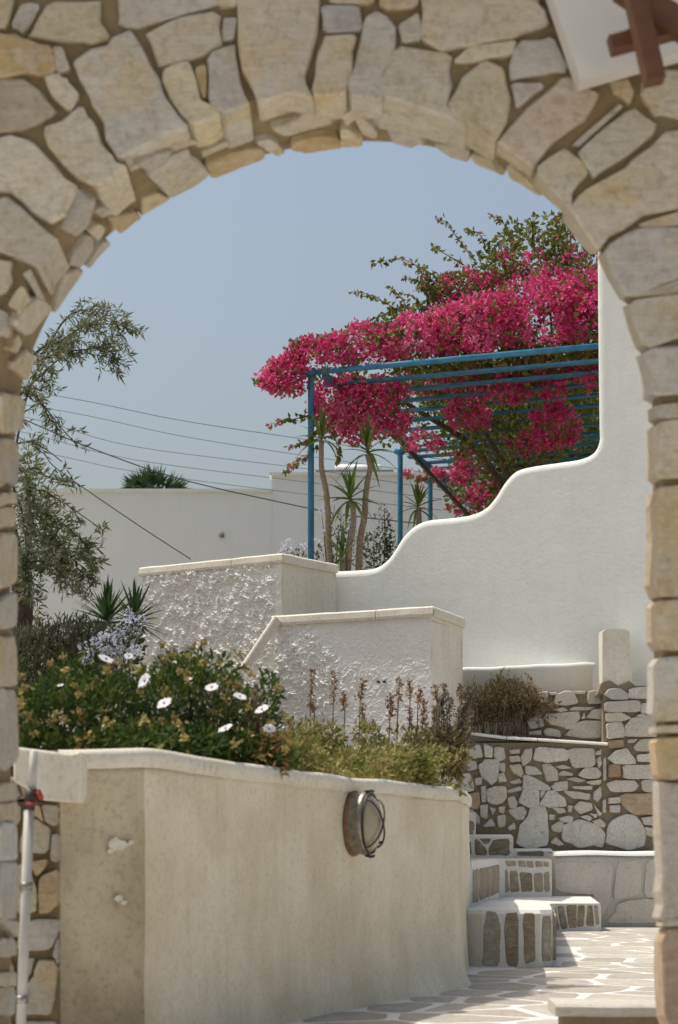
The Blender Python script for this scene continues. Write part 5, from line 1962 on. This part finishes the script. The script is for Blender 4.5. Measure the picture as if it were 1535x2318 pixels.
# grey rosemary mass left
blobs = [(x, 1500, 11.6, 32, 95 + random.uniform(-15, 15), .25) for x in range(40, 260, 26)]
r = shrub('rosemary_bush', 'greyish green rosemary bush with upright twigs at the far left', 'shrub', W(120, 1640, 11.6), blobs, 'rosemary', 190, .042, .010, up=1.2)
m = MB()
Vt = []
for k in range(60):
    x = random.uniform(36, 265)
    y1 = 1440 + random.uniform(-48, 20) + max(0, x - 200) * .3
    pl = spline([W(x + random.uniform(-8, 8), 1600, 11.6 + random.uniform(-.2, .2)), W(x, 1500, 11.6), W(x + random.uniform(-8, 8), y1, 11.6)], 4)
    m.tube(pl, .0025, 4)
    Vt.append(spray(pl, 110, .032, .009, .02, -.5))
m.build('twigs', M['stem'], r)
quads_obj('twig_leaves', np.concatenate(Vt), 4, M['rosemary'], r, origin=W(120, 1640, 11.6))['kind'] = 'stuff'

# dry shrub in the wall pocket
blobs = [(1060 + i * 22, 1612 - 26 * math.sin(i / 8 * math.pi), YR + .22, 26, 52 - abs(i - 4) * 4, .16) for i in range(9)]
ds = shrub('dry_shrub', 'dry olive brown shrub spilling from the pocket of the rubble wall', 'shrub', W(1140, 1668, YR + .2), blobs, 'drygrass', 330, .045, .010, up=.35)
m = MB()
Vt = []
for k in range(60):
    x = random.uniform(1048, 1226)
    hgt = 1.0 - ((x - 1140) / 110) ** 2 * .5
    pl = spline([W(x, 1664, YR + .2), W(x + random.uniform(-8, 8), 1620, YR + random.uniform(.05, .3)), W(x + random.uniform(-20, 24), 1662 - 135 * hgt * random.uniform(.6, 1.08), YR + random.uniform(0, .3))], 4)
    m.tube(pl, .003, 4)
    Vt.append(spray(pl[4:], 26, .05, .009, .02, -.4))
m.build('twigs', M['stem'], ds)
quads_obj('twig_leaves', np.concatenate(Vt), 4, M['drygrass'], ds, origin=W(1140, 1668, YR + .2))['kind'] = 'stuff'

# ------------------------------------------------------------------ daisy bush in the foreground
db = root('daisy_bush', 'dense dark green daisy bush with white flowers spilling over the planter wall', 'bush', W(320, 1740, 7.2))
BL = [(70, 1640, 6.9, 60, 75, .25), (140, 1610, 7.0, 80, 90, .3), (170, 1545, 7.3, 60, 50, .2), (240, 1610, 7.0, 90, 80, .3), (330, 1600, 7.1, 90, 85, .3), (420, 1580, 7.3, 85, 80, .3), (460, 1530, 7.6, 80, 48, .25), (400, 1520, 7.6, 50, 40, .2),
      (500, 1610, 7.4, 85, 80, .3), (560, 1640, 7.4, 70, 75, .25), (605, 1570, 7.7, 26, 50, .15), (520, 1690, 7.15, 80, 45, .16), (590, 1705, 7.2, 42, 38, .12), (620, 1725, 7.15, 22, 28, .06), (300, 1670, 6.7, 110, 30, .15), (430, 1680, 6.9, 80, 35, .14)] + [(x, 1692 + (x > 380) * (x - 380) * .12, 6.75 + max(0, x - 300) * .0016, 42, 30, .14) for x in range(50, 640, 36)]
P, D = blob_pts(BL, 105, .35)
o = quads_obj('leaves', leaf_verts(P, sway(D, .6, .8), rng.uniform(.022, .05, len(P)), rng.uniform(.009, .018, len(P)), .15, .1), 4, M['bushleaf'], db, origin=W(320, 1740, 7.2))
o['kind'] = 'stuff'
# dry heads and buds scattered over the bush
P, D = blob_pts(BL, 3.6, 1.0)
sel = D[:, 1] < .35
P, D = P[sel], D[sel]
Q = np.repeat(P + D * .045, 16, 0) + rng.normal(size=(len(P) * 16, 3)) * .005
o = quads_obj('dry_heads', leaf_verts(Q, unit(rng.normal(size=Q.shape) + np.array([0, 0, .5])), .019, .013, .1), 4, M['bud'], db, origin=W(320, 1740, 7.2))
o['kind'] = 'stuff'
P, D = blob_pts([(600, 1690, 7.2, 50, 50, .12), (625, 1730, 7.12, 22, 28, .05), (560, 1710, 7.1, 60, 35, .1)], 30, .8)
o = quads_obj('dry_leaves', leaf_verts(P, sway(D, -.3, .8), .035, .013, .1), 4, M['spike'], db, origin=W(320, 1740, 7.2))
o['kind'] = 'stuff'
m = MB()
for k in range(40):
    x = random.uniform(60, 620)
    m.tube([W(x, 1735, 7.3), W(x + random.uniform(-20, 20), 1640, 7.2), W(x + random.uniform(-40, 40), 1560, 7.2)], .004, 4)
m.build('stems', M['stem'], db)


def petals_mesh(R, tilt, n=13):
    V, Fs = [], []
    for i in range(n):
        a_ = 2 * math.pi * i / n + random.uniform(-.1, .1)
        rr = R * random.uniform(.88, 1.06)
        w_ = R * .19
        ca, sa = math.cos(a_), math.sin(a_)
        b0 = len(V)
        for (q, ww, z) in ((.16, .35, 0), (.5, .9, .10), (.82, 1.0, .13), (1.0, .35, .10)):
            for s_ in (-1, 1):
                V.append((ca * rr * q - sa * w_ * ww * s_, sa * rr * q + ca * w_ * ww * s_, R * z * tilt))
        for k in range(3):
            Fs.append((b0 + 2 * k, b0 + 2 * k + 1, b0 + 2 * k + 3, b0 + 2 * k + 2))
    return V, Fs


DAISY = [(240, 1492, 7.25, 25), (328, 1542, 6.95, 25), (372, 1592, 6.85, 24), (480, 1556, 7.05, 20), (543, 1577, 7.1, 21), (594, 1607, 7.2, 22), (511, 1650, 7.0, 23), (610, 1650, 7.2, 19), (292, 1486, 7.3, 14), (137, 1551, 6.8, 10), (428, 1537, 7.2, 10), (395, 1500, 7.4, 8)]
for (x, y, d, rp) in DAISY:
    c = W(x, y, d - .16)
    R = rp * .80 * d / F_PX
    out = Vector((random.uniform(-1.2, 1.0), -1.0, random.uniform(.5, 2.4))).normalized()
    rot = out.to_track_quat('Z', 'Y').to_matrix()
    V, Fs = petals_mesh(R, random.uniform(.2, 1.6))
    f_ = obj('flower', [c + rot @ Vector(v) for v in V], Fs, M['petal'], db, origin=c, smooth=False)
    m = MB()
    m.tube([c - out * .004, c + out * .002, c + out * .006], [R * .17, R * .15, R * .05], 9)
    m.build('flower_center', M['disc'], f_)
    m = MB()
    m.tube([c - out * .004, c - out * .03 + Vector((0, .03, -.03)), c + Vector((0, .12, -.14))], .0025, 5)
    m.build('stalk', M['bushleaf'], f_)

# ------------------------------------------------------------------ ground cover behind the planter wall
gc = []
for k in range(230):
    t = random.random()
    y_ = 7.1 + (9.05 - 7.1) * t
    off = random.uniform(.05, 1.1)
    x_ = wall_x(y_) - off * .93
    y2 = y_ + off * .37
    if y2 > 9.6:
        y2 = 9.6
    px_ = CX + x_ / y2 * F_PX
    if px_ < 590 or px_ > 1040:
        continue
    d = y2
    zb = .87 + .10 * off
    hh = random.uniform(.03, .09) + .10 * max(0, .5 - abs(off - .7)) + .05
    gc.append((px_, HY - (zb + hh * .5 - CAMZ) / d * F_PX, d, 32, (hh * .62) / d * F_PX, .08))
for k in range(34):
    x = random.uniform(640, 1040)
    gc.append((x, 1742 + (x - 640) * .08 + random.uniform(-60, 5), 7.3 + (x - 640) / 400 * 1.55 + .12, 30, 22, .07))
for k in range(40):
    x = random.uniform(620, 1030)
    gc.append((x, 1668 + (x - 640) * .06 + random.uniform(-22, 30), 8.7 + (x - 640) / 400 * .9, 30, 26, .1))
P, D = blob_pts(gc, 80, .5)
o = quads_obj('ground_cover', leaf_verts(P, sway(D, .6, .9), rng.uniform(.018, .042, len(P)), rng.uniform(.008, .018, len(P)), .2, .1), 4, M['cover'], origin=(0, 8.5, .9))
tag(o, 'mixed yellowish green ground cover along the top of the planter wall', kind='stuff')
# overhanging tuft at the far end of the wall
tu = shrub('trailing_tuft', 'olive green tuft hanging over the far end of the planter wall', 'plant', W(1010, 1720, 9.0), [(1015, 1700, 9.05, 36, 46, .1), (990, 1690, 9.1, 40, 50, .1), (1020, 1735, 8.98, 28, 24, .05), (960, 1700, 9.1, 40, 40, .1)], 'drygrass', 150, .045, .010, up=-.6)
gh = root('grey_herb', 'dry grey herb with dark seed heads at the right end of the planter', 'plant', W(1030, 1740, 9.1))
m = MB()
Vt, Vd = [], []
for k in range(34):
    x = random.uniform(985, 1062)
    pl = spline([W(x - 10, 1740, 9.1), W(x, 1660, 9.1 + random.uniform(-.1, .1)), W(x + random.uniform(-14, 22), random.uniform(1545, 1660), 9.1)], 4)
    m.tube(pl, .002, 4)
    Vt.append(spray(pl, 34, .022, .010, .02, -.2))
    tip = np.array(pl[-1])
    hd = np.array([tip + np.array([0, 0, -.018 * q]) for q in range(5)])
    Vd.append(leaf_verts(np.repeat(hd, 7, 0) + rng.normal(size=(35, 3)) * .006, rng.normal(size=(35, 3)), .012, .010))
m.build('stems', M['stem'], gh)
quads_obj('leaves', np.concatenate(Vt), 4, M['grey_herb'], gh, origin=W(1030, 1740, 9.1))['kind'] = 'stuff'
quads_obj('seed_heads', np.concatenate(Vd), 4, M['grey_herb'], gh, origin=W(1030, 1740, 9.1))['kind'] = 'stuff'

# dried flower spikes
SP = [(700, 1525, 1600, 1), (750, 1520, 1600, .8), (818, 1535, 1585, 1.2), (782, 1575, 1610, .8), (815, 1585, 1640, .7), (886, 1562, 1625, 1.5), (904, 1542, 1600, 1.0), (933, 1532, 1585, .7), (952, 1556, 1590, .8), (955, 1590, 1640, 1.7),
      (982, 1546, 1590, .7), (990, 1595, 1640, .9), (1046, 1540, 1600, .9), (720, 1580, 1612, .5), (925, 1610, 1650, .5)]
grp = {'left': None, 'right': None}
for (x, y0, y1, k) in SP:
    side = 'left' if x < 850 else 'right'
    if grp[side] is None:
        grp[side] = root('spike_herb', 'herb with %s before the lower planter' % ('few separate rusty seed spikes, left,' if side == 'left' else 'many close rust brown seed spikes, right,'), 'plant', W(760 if side == 'left' else 930, 1720, 9.3))
    x += random.uniform(-9, 9)
    y0 += random.uniform(-8, 12)
    d = 9.25 + random.uniform(-.1, .15)
    a_, b_ = np.array(W(x, y1, d)), np.array(W(x + random.uniform(-9, 9), y0, d))
    nq = int(60 * k) + 24
    t = rng.random(nq)[:, None]
    P = a_ + (b_ - a_) * t + rng.normal(size=(nq, 3)) * np.array([.008 * k ** .5, .008, .004])
    fo = quads_obj('flower_spike', leaf_verts(P, rng.normal(size=(nq, 3)) + np.array([0, 0, .8]), .016, .009), 4, M['spike'], grp[side], origin=W(x, y1, d))
    m = MB()
    m.tube([W(x - 4, 1720, d), Vector(a_.tolist()), Vector(b_.tolist())], [.003, .0025, .0015], 4)
    m.build('stalk', M['stem'], fo)

# ------------------------------------------------------------------ olive tree on the left
ot = root('olive_tree', 'olive tree with grey green drooping branches half hidden by the left pier', 'tree', W(30, 1640, 11.6))
m = MB()
m.tube(spline([W(10, 1880, 11.9), W(20, 1700, 11.9), W(40, 1480, 11.9), W(52, 1380, 11.9), W(40, 1300, 11.9), W(10, 1150, 11.8), W(-40, 950, 11.7)], 6), [.08 - .04 * i / 36 for i in range(37)], 9)
m.build('trunk', M['bark2'], ot)
BR_ = [([(20, 1100), (60, 900), (110, 800), (190, 740), (275, 735)], .9), ([(40, 900), (100, 850), (160, 800), (250, 810)], 1.0), ([(30, 860), (90, 790), (150, 770), (230, 720)], 1.0), ([(60, 830), (130, 800), (200, 790), (262, 775)], 1.1),
       ([(-40, 860), (60, 880), (120, 930), (160, 970), (205, 1010)], .6), ([(20, 900), (80, 880), (120, 890)], .5), ([(20, 1010), (70, 1000), (120, 1020), (160, 1045)], .4), ([(20, 1080), (80, 1060), (120, 1080), (175, 1090)], .9),
       ([(30, 1150), (90, 1110), (150, 1130), (205, 1160), (268, 1195)], .5), ([(40, 1180), (100, 1160), (170, 1190), (225, 1230)], 1.1), ([(40, 1230), (110, 1210), (170, 1240), (235, 1265)], 1.4), ([(50, 1260), (120, 1250), (180, 1290), (240, 1310)], 1.4),
       ([(50, 1280), (110, 1270), (160, 1300), (215, 1330)], 1.0), ([(40, 1120), (80, 1140), (130, 1200), (150, 1260)], 1.4), ([(30, 1050), (60, 1080), (70, 1150), (75, 1230)], 1.6), ([(30, 1100), (55, 1180), (60, 1260), (70, 1330)], 1.6),
       ([(100, 800), (150, 720), (200, 700), (245, 705)], .6), ([(20, 960), (60, 930), (110, 905)], .4)]
m = MB()
Vt = []
for pts, dn in BR_:
    dd = 11.5 + random.uniform(-.4, .4)
    pts = [(x if x < 60 or y < 840 else 60 + (x - 60) * .80, y) for x, y in pts]
    pl = spline([W(x, y, dd) for x, y in pts], 5)
    m.tube(pl, [max(.003, .008 * (1 - i / len(pl))) for i in range(len(pl))], 5)
    L_ = sum((b - a).length for a, b in zip(pl, pl[1:]))
    # side twigs
    ntw = int(L_ * 38 * dn)
    for k in range(ntw):
        i = random.randrange(len(pl) // 4, len(pl))
        p = pl[i]
        t = (pl[min(i + 1, len(pl) - 1)] - pl[i - 1]).normalized()
        dr = (t * .7 + Vector((random.gauss(0, .5), random.gauss(0, .5), random.gauss(-.1, .55)))).normalized()
        ln = random.uniform(.04, .14)
        tw = [p, p + dr * ln * .5, p + dr * ln + Vector((0, 0, -.02))]
        m.tube(tw, .0016, 3)
        Vt.append(spray(tw, int(ln * 120) + 3, .058, .0115, .010, .1))
m.build('branches', M['bark2'], ot)
P, D = blob_pts([(70, 1100, 11.7, 40, 70, .3), (75, 1200, 11.7, 48, 90, .35), (120, 1230, 11.6, 60, 60, .3), (160, 1270, 11.6, 60, 45, .25), (60, 1300, 11.7, 40, 60, .3), (60, 1050, 11.7, 30, 40, .2)], 90, .3)
Vt.append(leaf_verts(P, sway(D, -.1, .9), rng.uniform(.045, .065, len(P)), .013, .1))
quads_obj('leaves', np.concatenate(Vt), 4, M['olive'], ot, origin=W(100, 1200, 11.6))['kind'] = 'stuff'
# a dark shrub filling the gap at the trunk
shrub('dark_shrub', 'dark tangled shrub around the olive trunk beside the left pier', 'shrub', W(60, 1500, 12.2), [(60, 1360, 12.2, 34, 60, .3), (55, 1430, 12.2, 40, 50, .3)], 'drygrass', 70, .06, .012, up=.3)

# ------------------------------------------------------------------ palm behind the house
pm = root('palm_tree', 'dark fan palm top showing above the far roof', 'palm', W(350, 1100, 29.5))
m = MB()
m.tube([W(350, 1600, 29.5), W(350, 1115, 29.5)], [.18, .15], 10)
m.build('trunk', M['bark2'], pm)
for k in range(34):
    az = random.uniform(0, 2 * math.pi)
    el = random.uniform(-.25, 1.35)
    dr = np.array([math.cos(az) * math.cos(el), math.sin(az) * math.cos(el), math.sin(el)])
    c0 = np.array(W(350, 1112, 29.5))
    hub = c0 + dr * np.array([.26, .2, .10])
    nb = 15
    base_ = np.repeat(hub[None], nb, 0)
    sd = unit(np.cross(dr[None], rng.normal(size=(1, 3))))[0]
    an = np.linspace(-1.15, 1.15, nb)[:, None]
    dd = dr[None] * np.cos(an) + sd[None] * np.sin(an)
    fo = quads_obj('frond', leaf_verts(base_, dd, rng.uniform(.20, .34, nb), .03, .1, .12), 4, M['yucca_dark'], pm, origin=tuple(hub))
